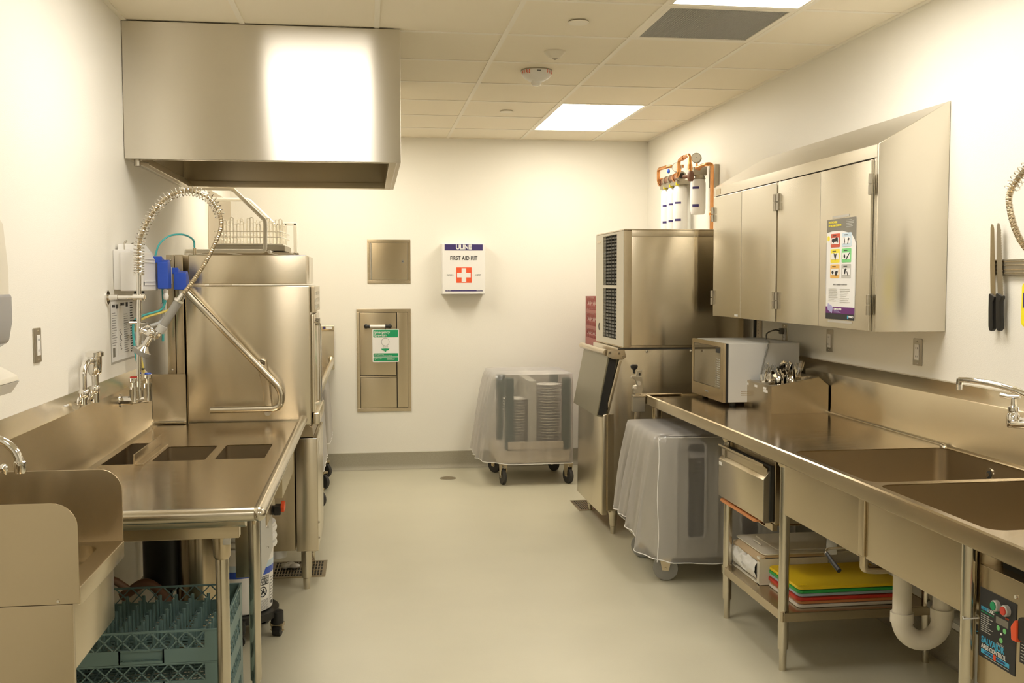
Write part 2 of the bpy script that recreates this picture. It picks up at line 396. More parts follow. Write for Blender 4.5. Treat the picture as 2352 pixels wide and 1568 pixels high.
for y in yg:
    for c in range(len(cols)-1):
        x0, x1 = cols[c]+(g if c else 0), cols[c+1]-(g if c < len(cols)-2 else 0)
        r_ = yg.index(y)
        if (c, r_) in light_cells and (c, r_+1) in light_cells: continue
        G().box(x0, x1, y-0.012, y+0.012, ZC-0.003, ZC+0.0004).build('grid_bar', 'tbar', CE)
G().box(XL, XL+0.022, YN, YB, ZC-0.005, ZC+0.0004).build('wall_angle', 'tbar', CE)
G().box(XR-0.022, XR, YN, YB, ZC-0.005, ZC+0.0004).build('wall_angle', 'tbar', CE)
G().box(XL, XR, YB-0.022, YB, ZC-0.005, ZC+0.0004).build('wall_angle', 'tbar', CE)
names = {(4, 10): 'white ceiling light panel beside the perforated vent', (4, 16): 'white ceiling light panel set near the back wall',
         (1, 16): 'white ceiling light panel hidden behind the extractor hood', (1, 10): 'white ceiling light panel in front of the extractor hood', (1, 4): 'white ceiling light panel over the camera end, aisle column', (4, 4): 'white ceiling light panel over the camera end, sink column'}
for (c, r_) in LIGHTS:
    x0, x1, y0, y1 = cols[c]+g, cols[c+1]-g, rows[r_]+0.012, rows[r_+2]-0.012
    t = thing('ceiling_light', names[(c, r_)], 'light', ((x0+x1)/2, (y0+y1)/2, ZC), group='flat ceiling light panels')
    fr = G(); w = 0.014
    for (a, b, e, f_) in ((x0, x1, y0, y0+w), (x0, x1, y1-w, y1), (x0, x0+w, y0+w, y1-w), (x1-w, x1, y0+w, y1-w)): fr.box(a, b, e, f_, ZC-0.002, ZC+0.02)
    fr.build('frame', 'tbar', t)
    G().box(x0+w, x1-w, y0+w, y1-w, ZC+0.001, ZC+0.012).build('diffuser', 'panelb' if r_ == 16 else 'panel' if r_ == 10 else 'panele', t)
# perforated return-air panel
x0, x1, y0, y1 = cols[4]+g, cols[5]-g, rows[VENT[1]]+0.012, rows[VENT[1]+1]-0.012
t = thing('ceiling_vent', 'perforated grey air return panel in the ceiling grid', 'vent', ((x0+x1)/2, (y0+y1)/2, ZC))
fr = G(); w = 0.025
for (a, b, e, f_) in ((x0, x1, y0, y0+w), (x0, x1, y1-w, y1), (x0, x0+w, y0+w, y1-w), (x1-w, x1, y0+w, y1-w)): fr.box(a, b, e, f_, ZC-0.004, ZC+0.016)
fr.build('frame', 'tbar', t, bevel=0.002)
gm = G(); n = 46
for i in range(n):
    x = x0+w+(x1-x0-2*w)*(i+0.5)/n; gm.box(x-0.0032, x+0.0032, y0+w, y1-w, ZC+0.0005, ZC+0.003)
    y = y0+w+(y1-y0-2*w)*(i+0.5)/n; gm.box(x0+w, x1-w, y-0.0032, y+0.0032, ZC+0.0005, ZC+0.0028)
gm.build('perforated_sheet', 'lgrey', t)
G().box(x0+w, x1-w, y0+w, y1-w, ZC+0.012, ZC+0.016).build('backing', 'dark', t)
# concealed sprinkler covers
for lab, (x, y) in (('flat round sprinkler cover nearest the light panel by the hood', (0.957, 4.63)), ('flat round sprinkler cover nearest the back wall', (0.961, 7.10))):
    t = thing('sprinkler_cover', lab, 'sprinkler', (x, y, ZC))
    G().lathe([(0.044, ZC-0.011), (0.047, ZC-0.008), (0.047, ZC-0.006)], (x, y, 0), 'z', 32).build('cover_plate', 'tbar', t, smooth=True)
    G().lathe([(0.036, ZC-0.007), (0.036, ZC+0.0005)], (x, y, 0), 'z', 24).build('collar', 'dull', t, smooth=True)
# heat / smoke detector cone
x, y = 0.962, 5.25; t = thing('smoke_detector', 'white cone shaped detector on the ceiling', 'detector', (x, y, ZC))
G().lathe([(0.056, ZC+0.0003), (0.056, ZC-0.006), (0.052, ZC-0.010), (0.026, ZC-0.036), (0.018, ZC-0.037)], (x, y, 0), 'z', 32).build('housing', 'offwhite', t, smooth=True)
G().lathe([(0.017, ZC-0.0365), (0.012, ZC-0.038), (0.006, ZC-0.042), (0.003, ZC-0.044)], (x, y, 0), 'z', 20).build('sensor', 'dull', t, smooth=True)
# fire strobe
x, y = 0.945, 5.73; t = thing('fire_strobe', 'round white fire strobe with red lettering and clear dome', 'strobe', (x, y, ZC))
G().lathe([(0.088, ZC+0.0003), (0.088, ZC-0.006)], (x, y, 0), 'z', 40).build('mounting_ring', 'dull', t, smooth=True)
G().lathe([(0.086, ZC-0.0062), (0.087, ZC-0.012), (0.084, ZC-0.026), (0.070, ZC-0.044), (0.045, ZC-0.058), (0.030, ZC-0.062)], (x, y, 0), 'z', 40).build('housing', 'white', t, smooth=True)
G().lathe([(0.030, ZC-0.060), (0.030, ZC-0.072), (0.022, ZC-0.084), (0.008, ZC-0.089)], (x, y, 0), 'z', 24).build('strobe_dome', 'dome', t, smooth=True)
G().box(x-0.010, x+0.010, y-0.088, y-0.082, ZC-0.018, ZC-0.014).build('slot', 'ink', t)
for a0 in (-0.92, 0.92):
    for i, ch in enumerate('FIRE'):
        a = a0+(i-1.5)*0.20
        px, py = x+0.0875*math.sin(a), y-0.0875*math.cos(a)
        text(ch, 0.026, (px, py, ZC-0.019), '-y', t, 'red', bold=0.0006, sx=0.8, rot=(PI/2-0.12, 0, a))

# ================================================================== LEFT SIDE: extractor hood
hx0, hx1, hy0, hy1, hz0, hz1 = XL+0.002, 0.158, 4.87, 6.30, 2.118, ZC-0.006
t = thing('extractor_hood', 'large brushed steel extractor hood hung under the ceiling over the dish machine', 'hood', ((hx0+hx1)/2, (hy0+hy1)/2, hz0))
box('front_panel', 'steelv', t, hx0, hx1, hy0, hy0+0.02, hz0, hz1, 0.003)
box('side_panel', 'steelv', t, hx1-0.02, hx1, hy0+0.021, hy1-0.021, hz0, hz1, 0.002)
box('side_panel', 'steelv', t, hx0, hx0+0.02, hy0+0.021, hy1-0.021, hz0, hz1, 0.002)
box('back_panel', 'satin', t, hx0, hx1, hy1-0.02, hy1, hz0, hz1, 0.002)
G().box(hx0+0.02, hx1-0.02, hy0+0.02, hy1-0.02, hz0+0.35, hz0+0.36).build('inner_top', 'dull', t)
gg = G()
for (a, b, c, d) in ((hx0+0.02, hx1-0.02, hy0+0.02, hy0+0.05), (hx0+0.02, hx1-0.02, hy1-0.055, hy1-0.02)): gg.box(a, b, c, d, hz0, hz0+0.035)
for (a, b) in ((hx0+0.02, hx0+0.055), (hx1-0.055, hx1-0.02)): gg.box(a, b, hy0+0.05, hy1-0.055, hz0, hz0+0.035)
gg.build('gutter', 'satin', t, bevel=0.002)
for y in (hy0+0.03,): 
    G().cyl((hx0+0.05, y, hz0-0.03), (hx0+0.05, y, hz0+0.01), 0.014, 12).cyl((hx0+0.05, y, hz0-0.012), (hx0+0.09, y+0.04, hz0-0.012), 0.006, 8).build('drain_cock', 'dull', t, smooth=True)
for q in range(3): G().sphere((hx1-0.004, hy0+0.05+q*0.6, hz0+0.02), 0.006, n=8, m=5).build('rivet', 'hinge', t, smooth=True)

# ------------------------------------------------------------------ soiled dish table
t = thing('soiled_dish_table', 'stainless dish table with rolled rim and sunken scrap basins against the outlet wall', 'table', (-0.70, 4.1, 0))
zs = 0.868; rx = -0.335; ry = 3.035; ye = 5.13
holes = [rrect(-0.835, -0.636, 4.06, 4.41, 0.012), rrect(-0.600, -0.410, 4.07, 4.42, 0.012), rrect(-1.03, -0.885, 4.00, 4.52, 0.012)]
plate('tabletop', 'top', t, [(XL+0.035, ry), (rx, ry), (rx, ye), (XL+0.035, ye)], holes, 0.003, 'z', zs)
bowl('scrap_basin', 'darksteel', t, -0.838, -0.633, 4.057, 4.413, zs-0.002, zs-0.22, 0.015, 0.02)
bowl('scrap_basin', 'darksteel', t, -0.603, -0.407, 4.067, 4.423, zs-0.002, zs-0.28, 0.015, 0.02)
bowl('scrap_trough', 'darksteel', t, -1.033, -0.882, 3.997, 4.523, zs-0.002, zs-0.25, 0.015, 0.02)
box('trough_divider', 'satin', t, -0.880, -0.875, 3.96, 4.47, zs, zs+0.045, 0.001)
box('divider_lip', 'satin', t, -0.875, -0.848, 3.98, 4.47, zs+0.001, zs+0.006, 0.001)
# rolled rim: front (aisle side) and near end
def roll(pts, r=0.021, name='rolled_rim'): return G().tube(pts, r, 16).build(name, 'tube', t, smooth=True)
roll([(rx+0.012, ry-0.012, 0.884), (rx+0.012, ye-0.05, 0.884)])
roll([(XL+0.03, ry-0.012, 0.884), (rx+0.0, ry-0.012, 0.884)])
G().sphere((rx+0.012, ry-0.012, 0.884), 0.0215, n=16, m=10).build('rim_corner', 'tube', t, smooth=True)
box('rim_apron', 'top', t, rx-0.012, rx-0.002, ry+0.02, ye-0.05, 0.845, 0.873, 0.002)
pf = [(ry-0.010, 0.866), (ry+0.004, 0.850), (ry+0.024, 0.838), (ry+0.05, 0.836), (ry+0.05, 0.866)]
G().prism(pf, 'x', XL+0.03, rx-0.03).build('rim_apron', 'steel', t, smooth=True)
box('channel', 'satin', t, XL+0.06, rx-0.055, 3.10, 3.14, 0.795, 0.840, 0.002)
box('channel', 'satin', t, XL+0.06, rx-0.055, 3.90+0.02, 3.90+0.06, 0.80, 0.840, 0.002)
box('channel', 'satin', t, -0.44, -0.40, 3.16, 3.84, 0.80, 0.840, 0.002)
# backsplash against the wall with slanted cap, corner splash at the machine
sp = [(XL+0.001, 1.150), (XL+0.003, 1.150), (XL+0.045, 1.104), (XL+0.048, 1.10), (XL+0.048, zs+0.03), (XL+0.06, zs+0.006), (XL+0.085, zs+0.002), (XL+0.085, zs-0.002), (XL+0.001, zs-0.002)]
G().prism([(p[0], p[1]) for p in sp], 'y', ry, ye).build('backsplash', 'steel', t, smooth=True)
cs = [(ye-0.001, zs+0.002), (ye-0.035, zs+0.004), (ye-0.015, zs+0.01), (ye-0.006, zs+0.035), (ye-0.004, 1.112), (ye-0.001, 1.112)]
G().prism(cs, 'x', XL+0.05, -0.885).build('corner_splash', 'satin', t, smooth=True)
G().cyl((XL+0.055, ye-0.02, zs+0.012), (-0.89, ye-0.02, zs+0.012), 0.006, 10).build('weld_bead', 'tube', t, smooth=True)
box('label_sticker', 'paper', t, XL+0.026, XL+0.030, 3.76, 3.81, 1.112, 1.125, 0.0, label='small white sticker').rotation_euler = (0, 0, 0)
leg(t, -0.462, 3.25, 0.795); leg(t, -0.425, 3.80, 0.84); leg(t, -1.03, 3.25, 0.795); leg(t, -1.03, 3.80, 0.84); leg(t, -1.0, 4.95, 0.86, socket=False)
G().cyl((-0.462, 3.25, 0.16), (-1.03, 3.25, 0.16), 0.015, 14).cyl((-1.03, 3.25, 0.16), (-1.03, 3.80, 0.16), 0.015, 14).build('cross_rail', 'tube', t, smooth=True)
box('leg_label', 'paper', t, -0.455, -0.432, 3.222, 3.226, 0.745, 0.775, 0.0, label='white sticker on the leg socket')
G().prism([(4.036, 0.845), (4.036, 0.715), (4.62, 0.715), (4.62, 0.845)], 'x', -0.346, -0.340).build('basin_skirt', 'satin', t)
G().box(-0.62, -0.346, 4.036, 4.042, 0.715, 0.845).build('basin_skirt', 'satin', t)

# ------------------------------------------------------------------ dish machine
t = thing('dish_machine', 'tall boxy stainless door type dish machine with a bent lift handle', 'dishwasher', (-0.58, 5.5, 0))
dy0, dy1 = 5.15, 5.80
box('hood_box', 'steel', t, -0.868, -0.303, dy0+0.01, dy1, 1.548, 1.692, 0.004)
box('wash_chamber', 'steel', t, -0.885, -0.288, dy0, dy1, 0.845, 1.540, 0.006)
box('rear_post', 'satin', t, -0.928, -0.890, dy0-0.012, dy1, 0.845, 1.690, 0.002)
box('rear_post', 'satin', t, -0.972, -0.934, dy0+0.005, dy1, 1.10, 1.690, 0.002)
for zz in (1.665, 1.13): G().sphere((-0.952, dy0+0.004, zz), 0.006, n=8, m=5).build('screw', 'dull', t, smooth=True)
G().cyl((-0.842, dy0+0.04, 1.69), (-0.842, dy0+0.04, 1.725), 0.008, 10).build('hose_nipple', 'satin', t, smooth=True)
box('base_body', 'satin', t, -0.90, -0.375, dy0+0.05, dy1, 0.20, 0.842, 0.004)
box('front_column', 'steel', t, -0.370, -0.262, dy0+0.03, dy1, 0.20, 0.775, 0.004)
G().prism([(-0.395, 0.78), (-0.395, 0.842), (-0.30, 0.842), (-0.285, 0.83), (-0.280, 0.78)], 'y', dy0+0.028, dy1).build('top_cap', 'darksteel', t, bevel=0.004)
for zz in (0.34, 0.26): G().sphere((-0.262, dy0+0.07, zz), 0.007, n=8, m=5).build('screw', 'dull', t, smooth=True)
G().sphere((-0.56, dy0+0.048, 0.235), 0.008, n=8, m=5).build('screw', 'chrome', t, smooth=True)
G().cyl((-0.47, dy0+0.10, 0.16), (-0.47, dy0+0.10, 0.20), 0.045, 16).build('drain_outlet', 'lgrey', t, smooth=True)
for (x, y) in ((-0.325, 5.215), (-0.325, 5.72), (-0.86, 5.215), (-0.86, 5.72)):
    G().lathe([(0.026, 0.198), (0.025, 0.06), (0.018, 0.055), (0.016, 0.0)], (x, y, 0), 'z', 20).build('leg', 'tube', t, smooth=True)
# front door side and controls
box('control_panel', 'satin', t, -0.286, -0.268, dy0+0.06, dy1-0.02, 1.405, 1.535, 0.002)
for k in range(4):
    for j in range(3): box('button', 'offwhite', t, -0.268, -0.265, dy0+0.12+k*0.10, dy0+0.17+k*0.10, 1.42+j*0.035, 1.44+j*0.035, 0.001)
box('door', 'steel', t, -0.287, -0.272, dy0+0.06, dy1-0.02, 0.90, 1.395, 0.003)
G().tube(fillet([(-0.27, dy0+0.10, 1.36), (-0.245, dy0+0.10, 1.35), (-0.245, dy0+0.10, 0.95), (-0.27, dy0+0.10, 0.94)], 0.02), 0.008, 10).build('door_pull', 'chrome', t, smooth=True)
box('door_latch', 'hinge', t, -0.272, -0.255, dy0+0.28, dy0+0.36, 1.33, 1.37, 0.002)
G().prism([(dy0+0.06, 0.84), (dy0+0.06, 0.90), (dy1-0.02, 0.90), (dy1-0.02, 0.84)], 'x', -0.283, -0.25).build('sill', 'steel', t, bevel=0.006)
box('plate_label', 'offwhite', t, -0.2615, -0.2605, dy0+0.15, dy0+0.27, 0.66, 0.74, 0.0)
# bent lift handle
hp = fillet([(-0.905, 5.085, 1.555), (-0.425, 5.085, 1.030), (-0.43, 5.085, 0.940), (-0.765, 5.085, 0.938)], 0.075, 8)
G().tube(hp, 0.0165, 16).build('lift_handle', 'tube', t, smooth=True)
G().cyl((-0.766, 5.085, 0.938), (-0.7655, 5.085, 0.938), 0.0135, 14).build('handle_end', 'dull', t)
G().prism([(-0.545, 1.145), (-0.525, 1.185), (-0.50, 1.175), (-0.49, 1.10), (-0.475, 0.95), (-0.50, 0.90), (-0.515, 0.93), (-0.52, 1.05)], 'y', 5.112, 5.135).build('handle_bracket', 'satin', t, bevel=0.004)
for (x, z) in ((-0.52, 1.163), (-0.495, 0.918)): G().cyl((x, 5.10, z), (x, 5.15, z), 0.016, 16).cyl((x, 5.092, z), (x, 5.10, z), 0.008, 6).build('bolt', 'chrome', t, smooth=True)

# teal feed hose looping from dispenser to the machine top
def hose(name, m, pts, r, label, cat='hose', group=None):
    o = G().tube(spline(pts), r, 8).build(name, m, None, smooth=True, loc=pts[0]); return tag(o, label, cat, group)
# ------------------------------------------------------------------ slanted tube shelf on the wall beyond the machine, with a peg rack
t = thing('rack_shelf', 'cream tube rack shelf with diagonal side frames fixed to the wall beyond the dish machine', 'shelf', (XL, 6.8, 1.74))
for y in (6.40, 7.25):
    G().tube(fillet([(XL+0.004, y, 2.122), (-0.810, y, 2.122), (-0.617, y, 1.930), (-0.622, y, 1.745), (XL+0.004, y, 1.745)], 0.02, 4), 0.0125, 14).build('side_frame', 'rackwire', t, smooth=True)
for x, z in ((-0.60, 1.742), (-0.85, 1.742), (-1.07, 1.742)): G().cyl((x, 6.41, z), (x, 7.24, z), 0.010, 12).build('shelf_rail', 'rackwire', t, smooth=True)
for k in range(9): G().cyl((XL+0.01, 6.50+k*0.085, 1.745), (-0.61, 6.50+k*0.085, 1.745), 0.004, 8).build('shelf_bar', 'dull', t, smooth=True)
G().box(-0.60, -0.485, 6.50, 7.25, 1.738, 1.744).build('drip_sheet', 'dull', t, bevel=0.001)
G().box(-0.580, -0.556, 7.262, 7.280, 1.745, 1.965).box(-0.580, -0.490, 7.262, 7.280, 1.948, 1.968).box(-0.512, -0.488, 7.262, 7.34, 1.745, 1.966).build('end_hoop', 'rackwire', t, bevel=0.004)
box('hoop_foot', 'dull', t, -0.53, -0.48, 7.262, 7.34, 1.737, 1.760, 0.003)
tag(G().box(XL+0.0005, XL+0.004, 7.31, 8.48, 1.22, 2.20).build('splash_sheet', 'satin', None, loc=(XL, 7.9, 1.7)), 'thin steel splash sheet on the side wall in the far corner behind the rack shelf', 'panel')
t = thing('peg_rack', 'cream wire peg rack with looped pins on the slanted rack shelf', 'rack', (-0.75, 6.87, 1.752))
def loop(x, y, z0, z1, w=0.020, r=0.0034, name='peg'):
    G().tube(fillet([(x-w/2, y, z0), (x-w/2, y, z1), (x+w/2, y, z1), (x+w/2, y, z0)], 0.009, 3), r, 6).build(name, 'rackwire', t, smooth=True)
for i in range(10):
    for j in range(6):
        if (i*3+j*5) % 4 == 0: continue
        loop(-0.93+i*0.041+(j % 2)*0.012, 6.64+j*0.085, 1.800, 1.925+((i+j) % 3)*0.020)
for z in (1.875, 1.84):
    G().tube(fillet([(-0.955, 6.62, z), (-0.545, 6.62, z), (-0.525, 7.12, z), (-0.955, 7.12, z), (-0.955, 6.62, z)], 0.03, 4), 0.0038, 6).build('side_wire', 'rackwire', t, smooth=True)
box('base_tray', 'rackwire', t, -0.955, -0.53, 6.62, 7.12, 1.790, 1.800, 0.003)
box('dark_base', 'dull', t, -0.96, -0.52, 6.61, 7.13, 1.753, 1.789, 0.003, label='dark base under the wire pins')

# ------------------------------------------------------------------ clean dish table beyond the machine
t = thing('clean_dish_table', 'narrow view of stainless dish table beyond the dish machine by the back wall', 'table', (-0.7, 7.2, 0))
box('tabletop', 'top', t, XL+0.03, -0.325, 5.82, 8.44, 0.855, 0.860, 0.001)
G().tube(fillet([(-0.305, 5.84, 0.88), (-0.305, 8.36, 0.90), (-0.305, 8.42, 0.93)], 0.03, 4), 0.022, 14).build('rolled_rim', 'tube', t, smooth=True)
box('end_splash', 'steel', t, XL+0.03, -0.28, 8.45, 8.47, 0.84, 1.165, 0.003)
box('end_splash_cap', 'satin', t, XL+0.03, -0.278, 8.44, 8.475, 1.165, 1.20, 0.003)
box('backsplash', 'steel', t, XL+0.002, XL+0.04, 5.82, 8.44, 0.86, 1.12, 0.003)
for y in (5.95, 7.2, 8.3): leg(t, -1.0, y, 0.855, socket=False)
leg(t, -0.36, 8.33, 0.855, socket=False)
box('sign_label', 'paper', t, -0.345, -0.298, 8.437, 8.4395, 1.172, 1.193, 0, label='white sticker'); box('sign_label', 'navy', t, -0.368, -0.350, 8.437, 8.4395, 1.172, 1.193, 0, label='navy sticker')

# ------------------------------------------------------------------ casters
def caster(parent, x, y, r, ztop, ang=0, tyre='rubber', name='caster', w=0.028):
    mx = Matrix.Translation((x, y, 0)) @ Matrix.Rotation(ang, 4, 'Z')
    c = G(); c.lathe([(r*0.72, -w/2), (r*0.96, -w/2), (r, -w*0.3), (r, w*0.3), (r*0.96, w/2), (r*0.72, w/2)], (0, 0, r), 'x', 24); c.rot(mx); cc = c.build(name, tyre, parent, smooth=True)
    h = G(); h.lathe([(r*0.2, -w*0.62), (r*0.25, -w*0.35), (r*0.72, -w*0.35), (r*0.72, w*0.35), (r*0.25, w*0.35), (r*0.2, w*0.62)], (0, 0, r), 'x', 20); h.rot(mx); h.build('wheel_hub', 'lgrey', cc, smooth=True)
    f = G(); 
    for s in (-1, 1): f.prism([(-r*0.25, r*0.85), (r*0.25, r*0.85), (r*0.5, ztop-0.012), (-r*0.5, ztop-0.012)], 'x', s*w*0.72-0.0015, s*w*0.72+0.0015)
    f.box(-w*0.85, w*0.85, -r*0.55, r*0.55, ztop-0.014, ztop); f.cyl((-w*0.9, 0, r), (w*0.9, 0, r), r*0.1, 8); f.rot(mx); f.build('fork', 'satin', cc)
    return cc
def cover(t, x0, x1, y0, y1, zt, zb, flare, foldamp=0.012, seed=0, hemdrop=None, r=0.05, N=200):
    """loose vinyl cover: rings from the top down, skirts hanging in folds; flare = extra spread (x-,x+,y-,y+)"""
    base = rrect(x0, x1, y0, y1, r, 6); cx, cy = (x0+x1)/2, (y0+y1)/2
    P = [Vector((*p, 0)) for p in base]; L = [0]
    for i in range(len(P)): L.append(L[-1]+(P[(i+1) % len(P)]-P[i]).length)
    def at(u):
        d = (u % 1)*L[-1]
        for i in range(len(P)):
            if L[i+1] >= d: return P[i].lerp(P[(i+1) % len(P)], (d-L[i])/max(1e-9, L[i+1]-L[i]))
        return P[0]
    v = []; f = []; levels = 16
    for k in range(levels+1):
        h = k/levels
        for i in range(N):
            p = at(i/N); nrm = Vector((0, 0, 0))
            ax = 1-min(1, max(0, (p.x-x0))/0.14); bx = 1-min(1, max(0, (x1-p.x))/0.14); ay = 1-min(1, max(0, (p.y-y0))/0.14); by = 1-min(1, max(0, (y1-p.y))/0.14)
            fl = flare[0]*ax**0.5*Vector((-1, 0, 0))+flare[1]*bx**0.5*Vector((1, 0, 0))+flare[2]*ay*Vector((0, -1, 0))+flare[3]*by*Vector((0, 1, 0))
            d = (p-Vector((cx, cy, 0))).normalized()
            am = foldamp*(0.35+2.2*(ax*(flare[0] > 0.03)+bx*(flare[1] > 0.03)))
            w = am*h**0.8*(math.sin(i/N*2*PI*17+seed)+0.6*math.sin(i/N*2*PI*31+seed*2+h*2))
            q = p+fl*(h**0.7)+d*(w+0.004)
            zlo = zb+(hemdrop(p) if hemdrop else 0)
            z = zt-(zt-zlo)*h
            if k == 0: q = p+d*0.0; z = zt
            v.append((q.x, q.y, z-(0.0 if k else 0)))
    for k in range(levels):
        for i in range(N): f.append((k*N+i, k*N+(i+1) % N, (k+1)*N+(i+1) % N, (k+1)*N+i))
    # top, in rings so that it sags a little
    b = len(v); rg = 5
    for k in range(1, rg+1):
        s = 1-k/(rg+0.5)
        for i in range(N):
            p = at(i/N); v.append((cx+(p.x-cx)*s, cy+(p.y-cy)*s, zt+0.012*math.sin(PI*k/rg)*0.6+0.006*noise.noise(Vector((p.x*6, p.y*6, k+seed)))))
    prev = 0
    for k in range(rg):
        o2 = b+k*N
        for i in range(N): f.append((prev+i, o2+i, o2+(i+1) % N, prev+(i+1) % N))
        prev = o2
    f.append(tuple(prev+i for i in range(N)))
    g_ = G().add(v, f); c = g_.build('vinyl_cover', 'clearcover', t, smooth=True, angle=80, label='translucent frosted vinyl cover')
    hem = [v[levels*N+i] for i in range(N)]+[v[levels*N]]
    G().tube(hem, 0.0028, 6).build('cover_hem', 'white', c, smooth=True)
    return c, v, N, levels
# two covered carts under the clean table
for lab, y0, y1 in (('covered dish cart under the clean table, nearer the dish machine', 6.48, 7.18), ('covered dish cart under the clean table, against the back wall', 7.62, 8.26)):
    t = thing('covered_cart', lab, 'cart', (-0.62, (y0+y1)/2, 0), group='covered carts under the clean dish table')
    box('cart_base', 'lgrey', t, -0.93, -0.34, y0+0.03, y1-0.03, 0.14, 0.22, 0.01)
    box('cart_body', 'lgrey', t, -0.90, -0.38, y0+0.06, y1-0.06, 0.22, 0.74, 0.03)
    cover(t, -0.95, -0.325, y0, y1, 0.78, 0.36, (0.0, 0.03, 0, 0), 0.006, seed=y0)
    for (x, y) in ((-0.355, y0+0.09), (-0.355, y1-0.09), (-0.88, y0+0.09), (-0.88, y1-0.09)): caster(t, x, y, 0.062, 0.14, 0.9 if x > -0.5 else 0.3)

# ------------------------------------------------------------------ hand sink in the near corner
t = thing('hand_sink', 'small stainless hand sink with high side splash guards at the picture corner', 'sink', (-0.86, 2.46, 0.9))
sx0, sx1, sy0, sy1, sz = XL+0.002, -0.621, 2.27, 2.665, 0.905
def guard(y0, y1):
    r = 0.055; pts = [(sx0, sz-0.035), (sx1, sz-0.035), (sx1, 1.090-r)]+[(sx1-r+r*math.cos(PI/2*k/8), 1.090-r+r*math.sin(PI/2*k/8)) for k in range(1, 9)]+[(sx0, 1.090)]
    G().prism(pts, 'y', y0, y1).build('splash_guard', 'satin', t, bevel=0.0008, seg=1, crown=0.05)
guard(sy0-0.002, sy0); guard(sy1, sy1+0.003)
plate('rim', 'satin', t, [(sx0, sy0), (sx1, sy0), (sx1, sy1), (sx0, sy1)], [rrect(sx0+0.09, sx1-0.045, sy0+0.035, sy1-0.035, 0.05)], 0.003, 'z', sz)
bowl('sink_bowl', 'satin', t, sx0+0.088, sx1-0.043, sy0+0.033, sy1-0.033, sz-0.002, sz-0.14, 0.05, 0.05)
box('front_apron', 'steel', t, sx1-0.004, sx1+0.002, sy0, sy1, sz-0.040, sz+0.001, 0.001)
G().prism([(sx1-0.02, sz-0.04), (sx1-0.02, 0.715), (sx1-0.05, 0.685), (sx0+0.05, 0.685), (sx0+0.05, sz-0.04)], 'y', sy0+0.02, sy1-0.02).build('bowl_skirt', 'steel', t, bevel=0.002)
G().sphere((-0.665, sy0-0.002, sz-0.028), 0.004, n=8, m=5).build('screw', 'chrome', t, smooth=True)
box('pedestal', 'satin', t, sx0, -0.637, sy0-0.0, sy0+0.018, 0.0, sz-0.036, 0.002)
box('backsplash', 'steel', t, sx0, sx0+0.015, sy0, sy1, sz, 1.14, 0.002)
t = thing('gooseneck_faucet', 'chrome gooseneck faucet over the small hand sink', 'faucet', (-0.96, 2.45, 0.907))
G().lathe([(0.022, 0.907), (0.022, 0.925), (0.014, 0.95), (0.012, 1.0)], (-0.955, 2.45, 0), 'z', 20).build('faucet_body', 'chrome', t, smooth=True)
G().tube(fillet([(-0.955, 2.45, 0.99), (-0.955, 2.45, 1.13), (-0.93, 2.45, 1.20), (-0.83, 2.45, 1.205), (-0.797, 2.45, 1.17), (-0.792, 2.45, 1.13)], 0.05, 6), 0.0095, 14).build('spout', 'chrome', t, smooth=True)
G().lathe([(0.0105, 1.152), (0.013, 1.150), (0.013, 1.128), (0.011, 1.124)], (-0.793, 2.45, 0), 'z', 16).build('aerator', 'chrome', t, smooth=True)
for s in (-0.0, 0.1):
    G().cyl((-0.90+s*0, 2.40-s, 0.907), (-0.90, 2.40-s, 0.955), 0.013, 14).build('valve', 'chrome', t, smooth=True)
G().tube(spline([(-0.845, 2.41, 1.075), (-0.838, 2.405, 1.10), (-0.828, 2.40, 1.135), (-0.812, 2.40, 1.145), (-0.808, 2.40, 1.13)]), [0.006+0.004*math.sin(i/3.) for i in range(33)], 10).build('lever_handle', 'chrome', t, smooth=True)
G().sphere((-0.838, 2.40, 1.06), 0.013, n=12, m=8).cyl((-0.90, 2.40, 0.955), (-0.84, 2.40, 1.06), 0.008, 10).build('lever_joint', 'chrome', t, smooth=True)

# ------------------------------------------------------------------ soap and towel dispensers, outlet, poster on the outlet wall
t = thing('soap_dispenser', 'translucent soap dispenser cut off by the picture edge', 'dispenser', (XL, 2.93, 1.38))
pr = [(XL+0.002, 1.38), (XL+0.06, 1.378), (XL+0.095, 1.40), (XL+0.105, 1.45), (XL+0.105, 1.60), (XL+0.095, 1.72), (XL+0.075, 1.755), (XL+0.002, 1.76)]
G().prism(pr, 'y', 2.82, 3.01).build('upper_cover', 'offwhite', t, bevel=0.01, seg=3)
G().prism([(XL+0.005, 1.382), (XL+0.064, 1.372), (XL+0.10, 1.395), (XL+0.110, 1.45), (XL+0.110, 1.528), (XL+0.005, 1.528)], 'y', 2.815, 3.015).build('reservoir', 'soap', t, bevel=0.01, seg=3)
t = thing('towel_dispenser', 'white paper towel holder below the soap dispenser', 'dispenser', (XL, 2.93, 1.28))
G().prism([(XL+0.002, 1.30), (XL+0.12, 1.285), (XL+0.115, 1.30), (XL+0.07, 1.325), (XL+0.03, 1.345), (XL+0.02, 1.37), (XL+0.002, 1.37)], 'y', 2.80, 3.02).build('holder', 'offwhite', t, bevel=0.003)
G().prism([(XL+0.002, 1.25), (XL+0.095, 1.25), (XL+0.118, 1.284), (XL+0.002, 1.299)], 'y', 2.81, 3.03).build('paper_towel', 'paper', t, bevel=0.002)
